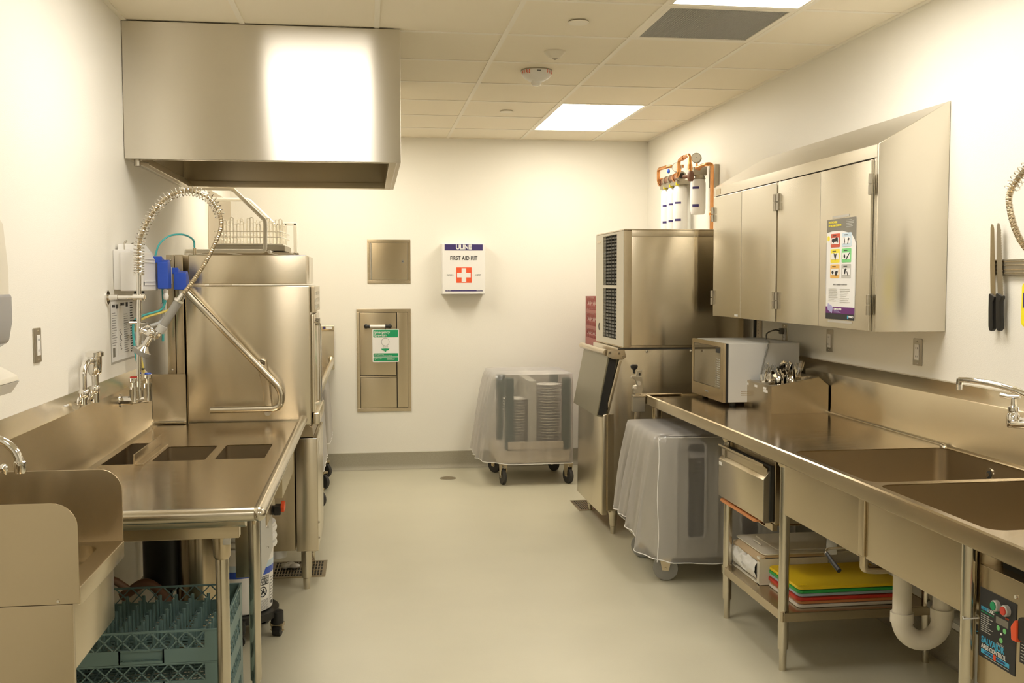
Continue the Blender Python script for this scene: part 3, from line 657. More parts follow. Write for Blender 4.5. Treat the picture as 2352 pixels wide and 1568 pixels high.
def outlet(lab, side, y, z, grp='steel covered outlets'):
    x = XR if side < 0 else XL; s = side
    t = thing('wall_outlet', lab, 'outlet', (x, y, z), grp)
    g_ = G(); g_.box(min(x, x+s*0.006), max(x, x+s*0.006), y-0.036, y+0.036, z-0.058, z+0.058); g_.build('cover_plate', 'hinge', t, bevel=0.0045)
    g_ = G(); g_.box(min(x+s*0.006, x+s*0.009), max(x+s*0.006, x+s*0.009), y-0.017, y+0.017, z-0.034, z+0.034); g_.build('receptacle', 'white', t, bevel=0.001)
    for dz in (-0.018, 0.018):
        g_ = G()
        for dy in (-0.006, 0.006): g_.box(min(x+s*0.009, x+s*0.0095), max(x+s*0.009, x+s*0.0095), y+dy-0.001, y+dy+0.001, z+dz-0.004, z+dz+0.004)
        g_.build('socket_slots', 'ink', t)
    for dz in (-0.048, 0.048): G().sphere((x+s*0.006, y, z+dz), 0.0035, n=8, m=5).build('screw', 'chrome', t, smooth=True)
    return t
outlet('steel covered outlet on the wall beside the soap dispenser', 1, 3.566, 1.351)
t = thing('instruction_sheet', 'laminated instruction sheet behind the pre-rinse riser', 'poster', (XL, 4.8, 1.34))
flat('sheet', 'paper', t, '+x', XL+0.001, 4.56, 5.03, 1.215, 1.475)
flat('laminate_border', 'tape', t, '+x', XL+0.0005, 4.55, 5.04, 1.205, 1.485)
p0 = XL+0.0018
lines('print_lines', 'greyink', t, '+x', p0, 4.575, 4.66, 1.28, 1.43, 14, 0.003)
lines('print_lines', 'greyink', t, '+x', p0, 4.79, 4.88, 1.24, 1.42, 18, 0.003, seed=3)
lines('print_lines', 'ink', t, '+x', p0, 4.91, 4.98, 1.235, 1.47, 20, 0.005, seed=4)
flat('drawing_panel', 'white', t, '+x', p0, 4.67, 4.77, 1.235, 1.445)
G().tube([(p0+0.001, 4.72+0.022*math.sin(k*0.9)*math.cos(k*0.37), 1.26+k*0.0026) for k in range(36)], 0.0012, 4).build('line_drawing', 'ink', t)
flat('photo_block', 'taupe', t, '+x', p0, 4.58, 4.62, 1.235, 1.275); flat('logo_block', 'ink', t, '+x', p0, 4.65, 4.685, 1.443, 1.462); flat('logo_block', 'ink', t, '+x', p0, 4.83, 4.87, 1.448, 1.468)
text('WASH', 0.018, (p0+0.001, 4.605, 1.455), '+x', t, 'ink'); text('SANITIZE', 0.018, (p0+0.001, 4.765, 1.46), '+x', t, 'ink')

# ------------------------------------------------------------------ chrome vacuum breaker on the splash
t = thing('vacuum_breaker', 'chrome vacuum breaker with two upright pipes on the splash', 'valve', (XL+0.06, 4.03, 1.11))
bx = XL+0.05
G().tube(fillet([(bx, 3.925, 1.11), (bx, 3.925, 1.235), (bx+0.004, 3.96, 1.262), (bx+0.004, 4.06, 1.262)], 0.035, 6), 0.0125, 14).build('bent_pipe', 'chrome', t, smooth=True)
G().cyl((bx+0.004, 4.075, 1.10), (bx+0.004, 4.075, 1.22), 0.0125, 14).build('straight_pipe', 'chrome', t, smooth=True)
G().lathe([(0.018, 1.205), (0.024, 1.215), (0.026, 1.25), (0.026, 1.275), (0.033, 1.277), (0.033, 1.292), (0.024, 1.297)], (bx+0.004, 4.075, 0), 'z', 24).build('breaker_cap', 'chrome', t, smooth=True)
for y in (3.925, 4.075):
    G().lathe([(0.016, 1.165), (0.019, 1.160), (0.019, 1.14), (0.016, 1.135)], (bx+0.002, y, 0), 'z', 12).build('nut', 'chrome', t, smooth=True)
    G().lathe([(0.018, 0.0), (0.026, 0.004), (0.026, 0.010)], (bx-0.022, y, 1.112), 'x', 16).cyl((bx-0.02, y, 1.112), (bx+0.002, y, 1.14), 0.012, 12).build('flange', 'chrome', t, smooth=True)

# ------------------------------------------------------------------ pre-rinse spray unit over the soiled table
t = thing('prerinse_sprayer', 'tall pre-rinse sprayer with coiled spring arch beside the dish machine', 'faucet', (-0.965, 4.5, 1.05))
Y = 4.5
G().cyl((-0.970, Y, 1.09), (-0.960, Y, 1.60), 0.0105, 16).build('riser_pipe', 'chrome', t, smooth=True)
hosep = spline([(-0.960, Y, 1.59), (-0.958, Y, 1.69), (-0.945, Y, 1.76), (-0.905, Y, 1.84), (-0.840, Y, 1.915), (-0.756, Y, 1.945), (-0.676, Y, 1.922), (-0.632, Y-0.005, 1.869), (-0.617, Y-0.01, 1.80), (-0.643, Y-0.02, 1.721), (-0.690, Y-0.03, 1.628), (-0.745, Y-0.04, 1.545), (-0.772, Y-0.05, 1.510)], 10)
G().tube(hosep, 0.0085, 10).build('inner_hose', 'satin', t, smooth=True)
G().coil(hosep[60:], 0.0088, 0.0016, 95, 4, 8).build('hose_wrap', 'satin', t, smooth=True)
sp = [p for p in hosep if True][10:76]
G().coil(sp, 0.021, 0.0021, 34, 6, 14).build('spring', 'chrome', t, smooth=True)
G().coil([Vector((-0.9605, Y, 1.595)), Vector((-0.958, Y, 1.69))], 0.0215, 0.0024, 9, 6, 14).build('spring', 'chrome', t, smooth=True)
G().lathe([(0.023, 1.588), (0.023, 1.596)], (-0.9605, Y, 0), 'z', 18).build('collar', 'chrome', t, smooth=True)
gp = [Vector((-0.772, Y-0.05, 1.510)), Vector((-0.787, Y-0.05, 1.485)), Vector((-0.872, Y-0.05, 1.350))]
G().tube([gp[0], gp[1]], [0.011, 0.014], 14).tube([gp[1], gp[1]+(gp[2]-gp[1])*0.06], 0.021, 16).build('grip_collar', 'chrome', t, smooth=True)
G().tube([gp[1]+(gp[2]-gp[1])*0.06, gp[1]+(gp[2]-gp[1])*0.8], [0.0185, 0.0165], 18).build('spray_grip', 'grey', t, smooth=True, label='grey rubber spray grip')
G().tube([gp[1]+(gp[2]-gp[1])*0.8, gp[2]], [0.021, 0.020], 16).build('grip_socket', 'lgrey', t, smooth=True)
G().tube(fillet([gp[2], (-0.888, Y-0.05, 1.325), (-0.915, Y-0.055, 1.345), (-0.945, Y-0.055, 1.36)], 0.02, 4), 0.012, 12).sphere((-0.905, Y-0.055, 1.345), 0.021, n=14, m=8).build('valve_body', 'chrome', t, smooth=True)
G().tube([(-0.905, Y-0.055, 1.335), (-0.935, Y-0.055, 1.283)], [0.012, 0.014], 14).tube([(-0.930, Y-0.055, 1.293), (-0.942, Y-0.055, 1.272)], [0.014, 0.033], 16).build('spray_neck', 'chrome', t, smooth=True)
G().tube([(-0.941, Y-0.055, 1.274), (-0.951, Y-0.055, 1.257)], [0.038, 0.036], 24).build('spray_face', 'grey', t, smooth=True, label='grey rubber spray face')
G().tube(spline([(-0.935, Y-0.075, 1.365), (-0.905, Y-0.085, 1.375), (-0.880, Y-0.085, 1.345), (-0.885, Y-0.08, 1.315)]), 0.0035, 8).build('squeeze_lever', 'chrome', t, smooth=True)
G().tube(fillet([(-0.965, Y, 1.388), (-1.00, Y-0.01, 1.388)], 0.01), 0.006, 8).tube(fillet([(-0.965, Y, 1.388), (-0.925, Y-0.03, 1.386), (-0.91, Y-0.05, 1.375)], 0.01), 0.004, 8).build('hook', 'chrome', t, smooth=True)
G().cyl((XL, Y, 1.495), (XL+0.007, Y, 1.495), 0.030, 24).cyl((XL+0.006, Y, 1.495), (XL+0.045, Y, 1.495), 0.012, 16).cyl((XL+0.04, Y, 1.495), (-0.975, Y, 1.495), 0.0085, 14).build('wall_bracket', 'chrome', t, smooth=True)
G().cyl((-0.985, Y, 1.495), (-0.940, Y, 1.495), 0.0145, 16).cyl((-0.945, Y, 1.495), (-0.935, Y, 1.495), 0.010, 6).build('clamp', 'chrome', t, smooth=True)
G().cyl((XL+0.046, Y, 1.057), (XL+0.052, Y, 1.057), 0.030, 20).cyl((XL+0.05, Y, 1.057), (-0.995, Y, 1.057), 0.018, 8).cyl((-1.0, Y, 1.057), (-0.93, Y, 1.062), 0.015, 16).cyl((-0.99, Y, 1.05), (-0.99, Y, 1.115), 0.019, 16).cyl((-0.935, Y, 1.055), (-0.935, Y, 1.13), 0.018, 16).cyl((-0.968, Y, 1.06), (-0.970, Y, 1.10), 0.015, 14).build('mixing_valve', 'chrome', t, smooth=True)
for x, z, mm in ((-0.992, 1.115, 'redp'), (-0.932, 1.13, 'blue')):
    G().cyl((x, Y, z), (x, Y, z+0.018), 0.009, 12).lathe([(0.012, z+0.018), (0.018, z+0.022), (0.018, z+0.036), (0.013, z+0.040)], (x, Y, 0), 'z', 12).build('valve_knob', 'chrome', t, smooth=True)
    G().lathe([(0.015, z+0.0395), (0.012, z+0.045)], (x, Y, 0), 'z', 12).build('temperature_cap', mm, t, smooth=True, label='red cap' if mm == 'redp' else 'blue cap')

# ------------------------------------------------------------------ chemical dispenser
t = thing('chemical_dispenser', 'white chemical dispenser with two blue pump caps on the wall', 'dispenser', (XL, 4.75, 1.53))
G().box(XL, XL+0.075, 4.62, 4.90, 1.525, 1.70).build('mounting_box', 'white', t, bevel=0.006)
G().prism([(4.612, 1.52), (4.612, 1.690), (4.80, 1.690), (4.93, 1.645), (4.93, 1.52)], 'x', XL+0.03, XL+0.125).build('pump_housing', 'white', t, bevel=0.006)
G().prism([(4.66, 1.60), (4.66, 1.725), (4.80, 1.730), (4.98, 1.690), (5.02, 1.655), (5.02, 1.60)], 'x', XL+0.01, XL+0.10).build('rear_housing', 'white', t, bevel=0.006)
for z in (1.66, 1.645, 1.56, 1.545): box('rib', 'white', t, XL+0.125, XL+0.129, 4.65, 4.86, z, z+0.004, 0.001)
for k, (y, x) in enumerate(((4.90, XL+0.135), (5.02, XL+0.185))):
    z0 = 1.527 if k == 0 else 1.522
    hh = 0 if k == 0 else 0.045
    G().prism([(y-0.035, z0), (y-0.035, z0+0.125-hh), (y+0.02, z0+0.135-hh), (y+0.05, z0+0.10-hh), (y+0.05, z0)], 'x', x, x+0.048+0.01*k).build('pump_cap', 'blue', t, bevel=0.006, label='bright blue pump cap')
    G().prism([(y-0.02, z0+0.12-hh), (y-0.02, z0+0.15-hh), (y+0.03, z0+0.14-hh), (y+0.03, z0+0.12-hh)], 'x', x-0.03, x+0.02).build('cap_clip', 'blue', t, bevel=0.003)
    G().lathe([(0.012, z0-0.003), (0.012, z0-0.015), (0.009, z0-0.02), (0.014, z0-0.03), (0.012, z0-0.045), (0.008, z0-0.05)], (x+0.03, y, 0), 'z', 12).build('tube_nipple', 'white', t, smooth=True)
box('connector', 'lgrey', t, XL+0.155, XL+0.180, 4.93, 4.99, 1.55, 1.63, 0.003)
G().cyl((XL+0.09, 4.70, 1.52), (XL+0.09, 4.70, 1.49), 0.022, 14).cyl((XL+0.09, 4.70, 1.49), (XL+0.09, 4.70, 1.47), 0.010, 10).build('cable_gland', 'black', t, smooth=True)
G().box(XL+0.1249, XL+0.1265, 4.625, 4.64, 1.545, 1.56).build('lock', 'ink', t)
hose('feed_hose', 'tealtube', [(-0.985, 4.97, 1.68), (-0.965, 4.97, 1.735), (-0.925, 5.0, 1.775), (-0.875, 5.08, 1.785), (-0.845, 5.17, 1.765), (-0.842, 5.19, 1.727)], 0.0045, 'thin teal hose arching onto the dish machine top')
hose('feed_hose', 'tealtube', [(XL+0.165, 4.90, 1.475), (XL+0.14, 4.90, 1.43), (XL+0.07, 4.85, 1.405), (XL+0.04, 4.80, 1.37), (XL+0.045, 4.80, 1.25), (XL+0.06, 4.80, 1.16)], 0.0055, 'teal hose curling down behind the riser pipe')
hose('feed_hose', 'yellowtube', [(XL+0.215, 5.02, 1.470), (XL+0.20, 4.98, 1.445), (XL+0.15, 4.9, 1.42), (XL+0.08, 4.84, 1.395), (XL+0.05, 4.82, 1.36), (XL+0.06, 4.82, 1.25), (XL+0.075, 4.83, 1.145)], 0.0055, 'yellow hose from the farther blue pump cap')
hose('feed_hose', 'tealtube', [(XL+0.14, 4.96, 1.53), (XL+0.14, 4.97, 1.42), (XL+0.13, 5.0, 1.33), (XL+0.125, 5.02, 1.28)], 0.006, 'dark teal hose dropping straight beside the machine')
hose('feed_hose', 'greytube', [(XL+0.145, 4.92, 1.46), (XL+0.14, 4.92, 1.38), (XL+0.09, 4.86, 1.355), (XL+0.05, 4.82, 1.33), (XL+0.055, 4.82, 1.29), (XL+0.08, 4.84, 1.28)], 0.008, 'grey hose looping over the spray head')
for z in (1.385, 1.165):
    tag(G().lathe([(0.013, z-0.003), (0.013, z+0.003)], (XL+0.05+(0.02 if z < 1.2 else 0), 4.81, 0), 'z', 10).build('cable_tie', 'black', None, loc=(XL+0.05, 4.81, z)), 'black cable tie round the hoses'+(' above the splash' if z < 1.2 else ' beside the riser'), 'cable tie')
t = thing('mounting_hooks', 'two small wire hooks sticking up above the dispenser', 'hook', (XL+0.04, 4.68, 1.72))
for y, z in ((4.66, 1.735), (4.78, 1.728)): G().tube(fillet([(XL+0.04, y, 1.70), (XL+0.04, y, z), (XL+0.05, y+0.02, z+0.008), (XL+0.04, y+0.03, z-0.005)], 0.01, 3), 0.002, 6).build('hook', 'hinge', t, smooth=True)

# ================================================================== glass racks
def strut(g, p, q, w, t, plane):
    """flat bar from p to q in a vertical plane; plane gives the fixed axis and position"""
    ax, pos, sgn = plane; dx, dz = q[0]-p[0], q[1]-p[1]; L = math.hypot(dx, dz); nx, nz = -dz/L*w/2, dx/L*w/2
    pts = [(p[0]+nx, p[1]+nz), (q[0]+nx, q[1]+nz), (q[0]-nx, q[1]-nz), (p[0]-nx, p[1]-nz)]
    g.prism(pts, ax, pos, pos+t*sgn)
def rack(label, m, loc, S=0.50, H=0.103, pegs=True, group=None, band=0.045, nx=9, name='glass_rack'):
    t = thing(name, label, 'rack', loc, group); x, y, z = loc; h = S/2; r = 0.006
    # solid lower band with a hand recess
    g_ = G(); w = 0.004
    g_.box(x-h, x-h+w, y-h, y+h, z, z+band).box(x+h-w, x+h, y-h, y+h, z, z+band).box(x-h, x+h, y+h-w, y+h, z, z+band)
    g_.box(x-h, x-0.066, y-h, y-h+w, z, z+band).box(x+0.066, x+h, y-h, y-h+w, z, z+band).box(x-0.066, x+0.066, y-h, y-h+w, z, z+0.008).box(x-0.066, x+0.066, y-h+0.012, y-h+0.016, z, z+band)
    g_.box(x-0.071, x-0.066, y-h, y-h+0.014, z, z+band).box(x+0.066, x+0.071, y-h, y-h+0.014, z, z+band).box(x-0.066, x+0.066, y-h, y-h+0.014, z+band-0.004, z+band)
    g_.build('lower_band', m, t)
    g_ = G(); zt = z+H
    for (a, b, c, d) in ((x-h, x+h, y-h, y-h+0.007), (x-h, x+h, y+h-0.007, y+h), (x-h, x-h+0.007, y-h, y+h), (x+h-0.007, x+h, y-h, y+h)): g_.box(a, b, c, d, zt-0.006, zt)
    g_.build('top_rim', m, t)
    for pl, c in ((('y', y-h, 1), x), (('y', y+h, -1), x), (('x', x-h, 1), y), (('x', x+h, -1), y)):
        g_ = G(); k = S/nx
        for i in range(nx):
            a = c-h+k*i
            if i in (0, nx-1): 
                g_.prism([(a, z+band), (a+k, z+band), (a+k, zt-0.005), (a, zt-0.005)], pl[0], pl[1], pl[1]+0.003*pl[2]) if i == (nx-1) else None
                if i: continue
            strut(g_, (a+0.002, z+band), (a+k-0.002, zt-0.005), 0.004, 0.004, pl); strut(g_, (a+0.002, zt-0.005), (a+k-0.002, z+band), 0.004, 0.004, pl)
        g_.build('lattice_side', m, t)
    g_ = G(); n = 16
    for i in range(n+1):
        a = -h+0.01+(S-0.02)*i/n
        g_.box(x+a-0.002, x+a+0.002, y-h+0.004, y+h-0.004, z+0.004, z+0.009).box(x-h+0.004, x+h-0.004, y+a-0.002, y+a+0.002, z+0.004, z+0.009)
    g_.build('grid_floor', m, t)
    if pegs:
        first = None; n = 8
        for i in range(n):
            for j in range(n):
                px, py = x-h+0.055+i*(S-0.11)/(n-1), y-h+0.055+j*(S-0.11)/(n-1)
                if first is None:
                    gg_ = G(); gg_.box(-0.006, 0.006, -0.0015, 0.0015, 0.0, 0.078).box(-0.0015, 0.0015, -0.006, 0.006, 0.0, 0.078); gg_.box(-0.012, 0.012, -0.002, 0.002, 0, 0.006)
                    first = gg_.build('peg', m, None); o_ = first
                else:
                    o_ = bpy.data.objects.new('peg', first.data); COL.objects.link(o_)
                o_.parent = t; o_.location = (px-x, py-y, 0.009)
    return t
words = ['standing on the floor, lowest', 'second from the floor', 'third from the floor', 'topmost with rows of pegs in view']
for k in range(4):
    rack('teal plastic glass rack under the dish table, '+words[k], 'teal', (-0.735, 3.61, 0.014+k*0.106), S=0.51, H=0.105, pegs=(k == 3), group='teal glass racks under the dish table')
# dolly under the teal racks is not in view; racks stand on a low skid
tag(G().box(-0.98, -0.50, 3.37, 3.85, 0.0, 0.013).build('rack_skid', 'black', None, bevel=0.002, loc=(-0.7, 3.61, 0)), 'low black skid under the teal rack stack', 'skid')

# ------------------------------------------------------------------ control box and bucket under the dish table
t = thing('disposer_control_box', 'flat stainless control box with a red and black switch under the dish table rim', 'control box', (-0.45, 4.13, 0.34))
box('box_body', 'satin', t, -0.505, -0.416, 3.90, 4.34, 0.445, 0.690, 0.003)
box('box_door', 'lgrey', t, -0.416, -0.409, 3.895, 4.345, 0.44, 0.695, 0.002)
G().cyl((-0.409, 4.28, 0.615), (-0.392, 4.28, 0.615), 0.020, 20).build('switch_base', 'black', t, smooth=True)
G().prism([(4.245, 0.60), (4.245, 0.635), (4.315, 0.635), (4.315, 0.60)], 'x', -0.394, -0.366).build('switch_knob', 'black', t, bevel=0.004)
G().prism([(4.25, 0.612), (4.25, 0.632), (4.30, 0.650), (4.318, 0.640), (4.318, 0.615)], 'x', -0.368, -0.352).build('switch_lever', 'red', t, bevel=0.003, label='red switch lever')
G().box(-0.50, -0.42, 3.99, 4.03, 0.690, 0.84).build('hanger', 'satin', t)
G().cyl((-0.405, 4.05, 0.60), (-0.396, 4.05, 0.60), 0.005, 8).cyl((-0.405, 4.05, 0.52), (-0.396, 4.05, 0.52), 0.005, 8).build('screw', 'chrome', t, smooth=True)
t = thing('detergent_bucket', 'white plastic detergent bucket with black and white warning label on a dolly', 'bucket', (-0.57, 4.57, 0.13))
cx_, cy_ = -0.572, 4.57
G().lathe([(0.132, 0.125), (0.136, 0.13), (0.146, 0.44), (0.148, 0.47)], (cx_, cy_, 0), 'z', 48).build('pail_body', 'white', t, smooth=True)
for z in (0.410, 0.440, 0.478):
    G().lathe([(0.147, z-0.012), (0.159, z-0.010), (0.161, z-0.002), (0.158, z+0.008), (0.147, z+0.010)], (cx_, cy_, 0), 'z', 48).build('pail_ring', 'white', t, smooth=True)
G().lathe([(0.150, 0.488), (0.155, 0.49), (0.155, 0.502), (0.140, 0.504), (0.02, 0.500)], (cx_, cy_, 0), 'z', 40).build('pail_lid', 'white', t, smooth=True)
def arc_patch(name, m, R0, z0, z1, a0, a1, n=14, dr=0.0):
    v = []; 
    for i in range(n+1):
        a = a0+(a1-a0)*i/n
        for z in (z0, z1): 
            R = R0+(z-0.13)*0.033+dr; v.append((cx_+R*math.sin(a), cy_-R*math.cos(a), z))
    return G().add(v, [(2*i, 2*i+2, 2*i+3, 2*i+1) for i in range(n)]).build(name, m, t, smooth=True)
arc_patch('blue_band', 'blue', 0.1365, 0.288, 0.318, -0.6, 1.9); arc_patch('pale_band', 'paleblue', 0.1366, 0.318, 0.345, -0.6, 1.9)
SH = 0.27
arc_patch('warning_block', 'ink', 0.1367, 0.242, 0.282, 0.32+SH, 0.86+SH)
for k, s in enumerate(('WARNING', 'ATENCION', 'ATTENTION')):
    for i, ch in enumerate(s):
        a = 0.59+SH+(i-(len(s)-1)/2)*0.062; R = 0.1415
        text(ch, 0.0135, (cx_+R*math.sin(a), cy_-R*math.cos(a), 0.275-k*0.0125), '-y', t, 'paper', sx=0.8, rot=(PI/2, 0, a), bold=0.0004)
a = 0.59+SH; R = 0.1385; c = Vector((cx_+R*math.sin(a), cy_-R*math.cos(a), 0.213)); e1 = Vector((math.cos(a), math.sin(a), 0)); e2 = Vector((0, 0, 1))
G().tube([c+(e1*math.cos(k*PI/12)+e2*math.sin(k*PI/12))*0.021 for k in range(25)], 0.0022, 6).tube([c+(e1*-0.7+e2*0.7)*0.021, c+(e1*0.7-e2*0.7)*0.021], 0.002, 6).build('warning_symbol', 'ink', t)
G().tube([c+e1*-0.008+e2*-0.01, c+e2*0.006, c+e1*0.009+e2*-0.004], 0.003, 6).sphere(c+e1*0.004+e2*0.009, 0.004, n=8, m=6).build('child_pictogram', 'ink', t)
for i in range(9): arc_patch('fine_print', 'greyink', 0.1367, 0.175-i*0.005, 0.177-i*0.005, 0.34+SH, 0.84+SH, 6); arc_patch('fine_print', 'greyink', 0.1367, 0.262-i*0.0135, 0.266-i*0.0135, 0.95+SH, 1.38+SH, 5)
arc_patch('bar_code', 'ink', 0.1367, 0.145, 0.16, 1.02+SH, 1.16+SH, 4)
arc_patch('label_frame', 'ink', 0.1366, 0.127, 0.129, 0.30+SH, 0.90+SH, 6); arc_patch('label_frame', 'ink', 0.1366, 0.127, 0.242, 0.905+SH, 0.915+SH, 1)
t = thing('bucket_dolly', 'black plastic wheeled dolly under the detergent bucket', 'dolly', (cx_, cy_, 0))
G().lathe([(0.155, 0.085), (0.165, 0.09), (0.165, 0.120), (0.150, 0.122), (0.02, 0.118)], (cx_, cy_, 0), 'z', 36).build('tray', 'black', t, smooth=True)
for k in range(5):
    a = -0.45+k*2*PI/5+0.2; px, py = cx_+0.165*math.cos(a), cy_+0.165*math.sin(a)
    G().cyl((px, py, 0.055), (px, py, 0.112), 0.028, 16).build('caster_socket', 'black', t, bevel=0.004)
    caster(t, px, py, 0.026, 0.060, a, 'black', w=0.034)
# ------------------------------------------------------------------ disposer, pipes and the grey tank under the dish table
t = thing('waste_disposer', 'dark motor housing and tangle of valves hanging under the scrap basin', 'disposer', (-0.86, 4.55, 0.4))
G().lathe([(0.05, 0.70), (0.07, 0.68), (0.07, 0.60), (0.045, 0.585)], (-0.84, 4.30, 0), 'z', 24).build('throat', 'black', t, smooth=True)
G().lathe([(0.02, 0.30), (0.075, 0.31), (0.085, 0.34), (0.085, 0.55), (0.06, 0.585)], (-0.84, 4.30, 0), 'z', 28).build('motor_housing', 'black', t, smooth=True)
G().tube(fillet([(-0.84, 4.30, 0.30), (-0.84, 4.30, 0.20), (-1.0, 4.35, 0.20)], 0.05), 0.03, 14).build('outlet_elbow', 'black', t, smooth=True)
t = thing('supply_pipes', 'dark red pipe and small valves on the wall under the dish table', 'pipe', (-1.04, 4.3, 0.4))
G().tube(fillet([(-0.98, 4.05, 0.82), (-0.98, 4.05, 0.50), (-1.07, 4.05, 0.48)], 0.03), 0.014, 12).tube(fillet([(-1.05, 3.85, 0.46), (-0.95, 3.90, 0.46), (-0.92, 3.98, 0.40)], 0.03), 0.014, 12).build('copper_pipe', 'bronze', t, smooth=True)
G().cyl((-1.03, 3.85, 0.75), (-1.03, 3.85, 0.45), 0.012, 10).cyl((-1.03, 3.85, 0.60), (-1.03, 3.85, 0.54), 0.025, 12).cyl((-1.06, 3.85, 0.57), (-0.98, 3.85, 0.57), 0.010, 8).build('stop_valve', 'dull', t, smooth=True)
G().tube(fillet([(-0.99, 4.2, 0.30), (-0.90, 4.2, 0.36), (-0.85, 4.2, 0.33), (-0.80, 4.22, 0.25)], 0.03), 0.02, 12).build('pipe_elbow', 'bronze', t, smooth=True)
t = thing('grease_tank', 'tall grey cylinder standing on the floor behind the teal racks', 'tank', (-0.68, 4.30, 0))
G().lathe([(0.085, 0.0), (0.088, 0.01), (0.088, 0.62), (0.07, 0.66), (0.03, 0.67)], (-0.705, 4.29, 0), 'z', 32).build('tank_body', 'satin', t, smooth=True)
G().cyl((-0.705, 4.29, 0.665), (-0.705, 4.29, 0.69), 0.03, 16).build('tank_cap', 'dull', t, smooth=True)

# ------------------------------------------------------------------ floor drains
def grate(label, x0, x1, y0, y1):
    t = thing('floor_grate', label, 'floor drain', ((x0+x1)/2, (y0+y1)/2, 0), 'square floor drains'); g_ = G(); f = 0.018
    for (a, b, c, d) in ((x0, x1, y0, y0+f), (x0, x1, y1-f, y1), (x0, x0+f, y0+f, y1-f), (x1-f, x1, y0+f, y1-f)): g_.box(a, b, c, d, 0.0003, 0.006)
    g_.build('frame', 'satin', t)
    G().box(x0+f, x1-f, y0+f, y1-f, 0.0003, 0.0015).build('drain_pit', 'dark', t)
    n = int((x1-x0)/0.017)
    for i in range(n+1): 
        a = x0+f+(x1-x0-2*f)*i/n; G().box(a-0.003, a+0.003, y0+f, y1-f, 0.0016, 0.0052).build('bar', 'satin', t)
    for k in (0.2, 0.4, 0.6, 0.8): y = y0+(y1-y0)*k; G().box(x0+f, x1-f, y-0.006, y+0.006, 0.0014, 0.0050).build('cross_bar', 'satin', t)
    return t
grate('slotted steel floor drain beside the dish machine leg', -0.535, -0.240, 5.41, 5.72)
grate('slotted steel floor drain under the ice machine corner', 1.405, 1.70, 6.74, 7.05)
G_ = G()
for k in range(7): G_.sphere((-0.44+random.uniform(-0.03, 0.03), 5.60+random.uniform(-0.02, 0.02), 0.018), 0.022, random.uniform(0.8, 1.5), 0.9, random.uniform(0.5, 0.8), 10, 6)
tag(G_.build('rag', 'paper', None, smooth=True, loc=(-0.44, 5.6, 0.006)), 'crumpled white rag lying on the slotted floor drain', 'rag')
t = thing('round_floor_drain', 'small round cover plate in the open floor before the back wall', 'floor drain', (0.61, 8.02, 0))
G().lathe([(0.066, 0.0003), (0.066, 0.0025), (0.060, 0.003)], (0.611, 8.02, 0), 'z', 32).build('cover_ring', 'dull', t, smooth=True)
G().lathe([(0.052, 0.0031), (0.052, 0.004)], (0.611, 8.02, 0), 'z', 28).build('cover_disc', 'satin', t, smooth=True)

# ================================================================== BACK WALL
def frame_y(g, x0, x1, z0, z1, w, y0, y1):
    for (a, b, c, d) in ((x0, x1, z0, z0+w), (x0, x1, z1-w, z1), (x0, x0+w, z0+w, z1-w), (x1-w, x1, z0+w, z1-w)): g.box(a, b, y0, y1, c, d)
    return g
t = thing('access_panel', 'small square stainless access panel with a key lock on the back wall', 'access panel', (0.17, YB, 1.72))
frame_y(G(), -0.007, 0.346, 1.543, 1.903, 0.026, YB-0.006, YB).build('frame', 'satin', t, bevel=0.001)
box('door', 'satin', t, 0.023, 0.319, YB-0.008, YB-0.002, 1.574, 1.876, 0.0015)
G().cyl((0.283, YB-0.010, 1.724), (0.283, YB-0.006, 1.724), 0.012, 20).cyl((0.283, YB-0.012, 1.724), (0.283, YB-0.009, 1.724), 0.007, 14).build('key_lock', 'chrome', t, smooth=True)
G().cyl((0.283, YB-0.0125, 1.724), (0.283, YB-0.0119, 1.724), 0.003, 8).build('keyhole', 'ink', t)
G().box(0.024, 0.029, YB-0.0095, YB-0.0075, 1.576, 1.874).build('hinge_strip', 'hinge', t)
t = thing('eyewash_cabinet', 'tall recessed stainless cabinet with pull bar on the back wall', 'cabinet', (0.12, YB, 0.91))
frame_y(G(), -0.100, 0.346, 0.484, 1.333, 0.027, YB-0.008, YB).build('frame', 'satin', t, bevel=0.001)
G().box(-0.073, 0.319, YB-0.003, YB-0.001, 0.511, 1.306).build('back_plate', 'dark', t)
box('pull_down_door', 'satin', t, -0.070, 0.224, YB-0.012, YB-0.004, 0.786, 1.302, 0.0015)
box('lower_panel', 'satin', t, -0.070, 0.226, YB-0.010, YB-0.004, 0.514, 0.766, 0.0015)
box('middle_rail', 'satin', t, -0.072, 0.226, YB-0.010, YB-0.004, 0.769, 0.780, 0.001)
box('side_panel', 'satin', t, 0.232, 0.318, YB-0.010, YB-0.004, 0.514, 1.304, 0.0015)
G().cyl((0.008, YB-0.045, 1.192), (0.135, YB-0.045, 1.192), 0.013, 16).build('pull_bar', 'white', t, smooth=True, label='white pull bar')
for x in (-0.022, 0.172):
    G().cyl((x, YB-0.012, 1.192), (x, YB-0.03, 1.192), 0.018, 16).build('bar_mount', 'black', t, smooth=True)
    G().cyl((x, YB-0.045, 1.192), (x+(0.03 if x < 0.1 else -0.037), YB-0.045, 1.192), 0.014, 14).sphere((x, YB-0.040, 1.192), 0.018, n=12, m=8).build('bar_mount', 'black', t, smooth=True)
t = thing('eyewash_sign', 'green and white emergency eyewash tag hanging on the steel cabinet bar', 'sign', (0.137, YB-0.05, 1.03))
yy = YB-0.050
G().prism(rrect(0.029, 0.246, 0.897, 1.170, 0.008, 3), 'y', yy-0.002, yy).build('sign_board', 'paper', t)
def fy(name, m, pts, y): return G().prism(pts, 'y', y-0.0007, y).build(name, m, t)
y1_ = yy-0.002
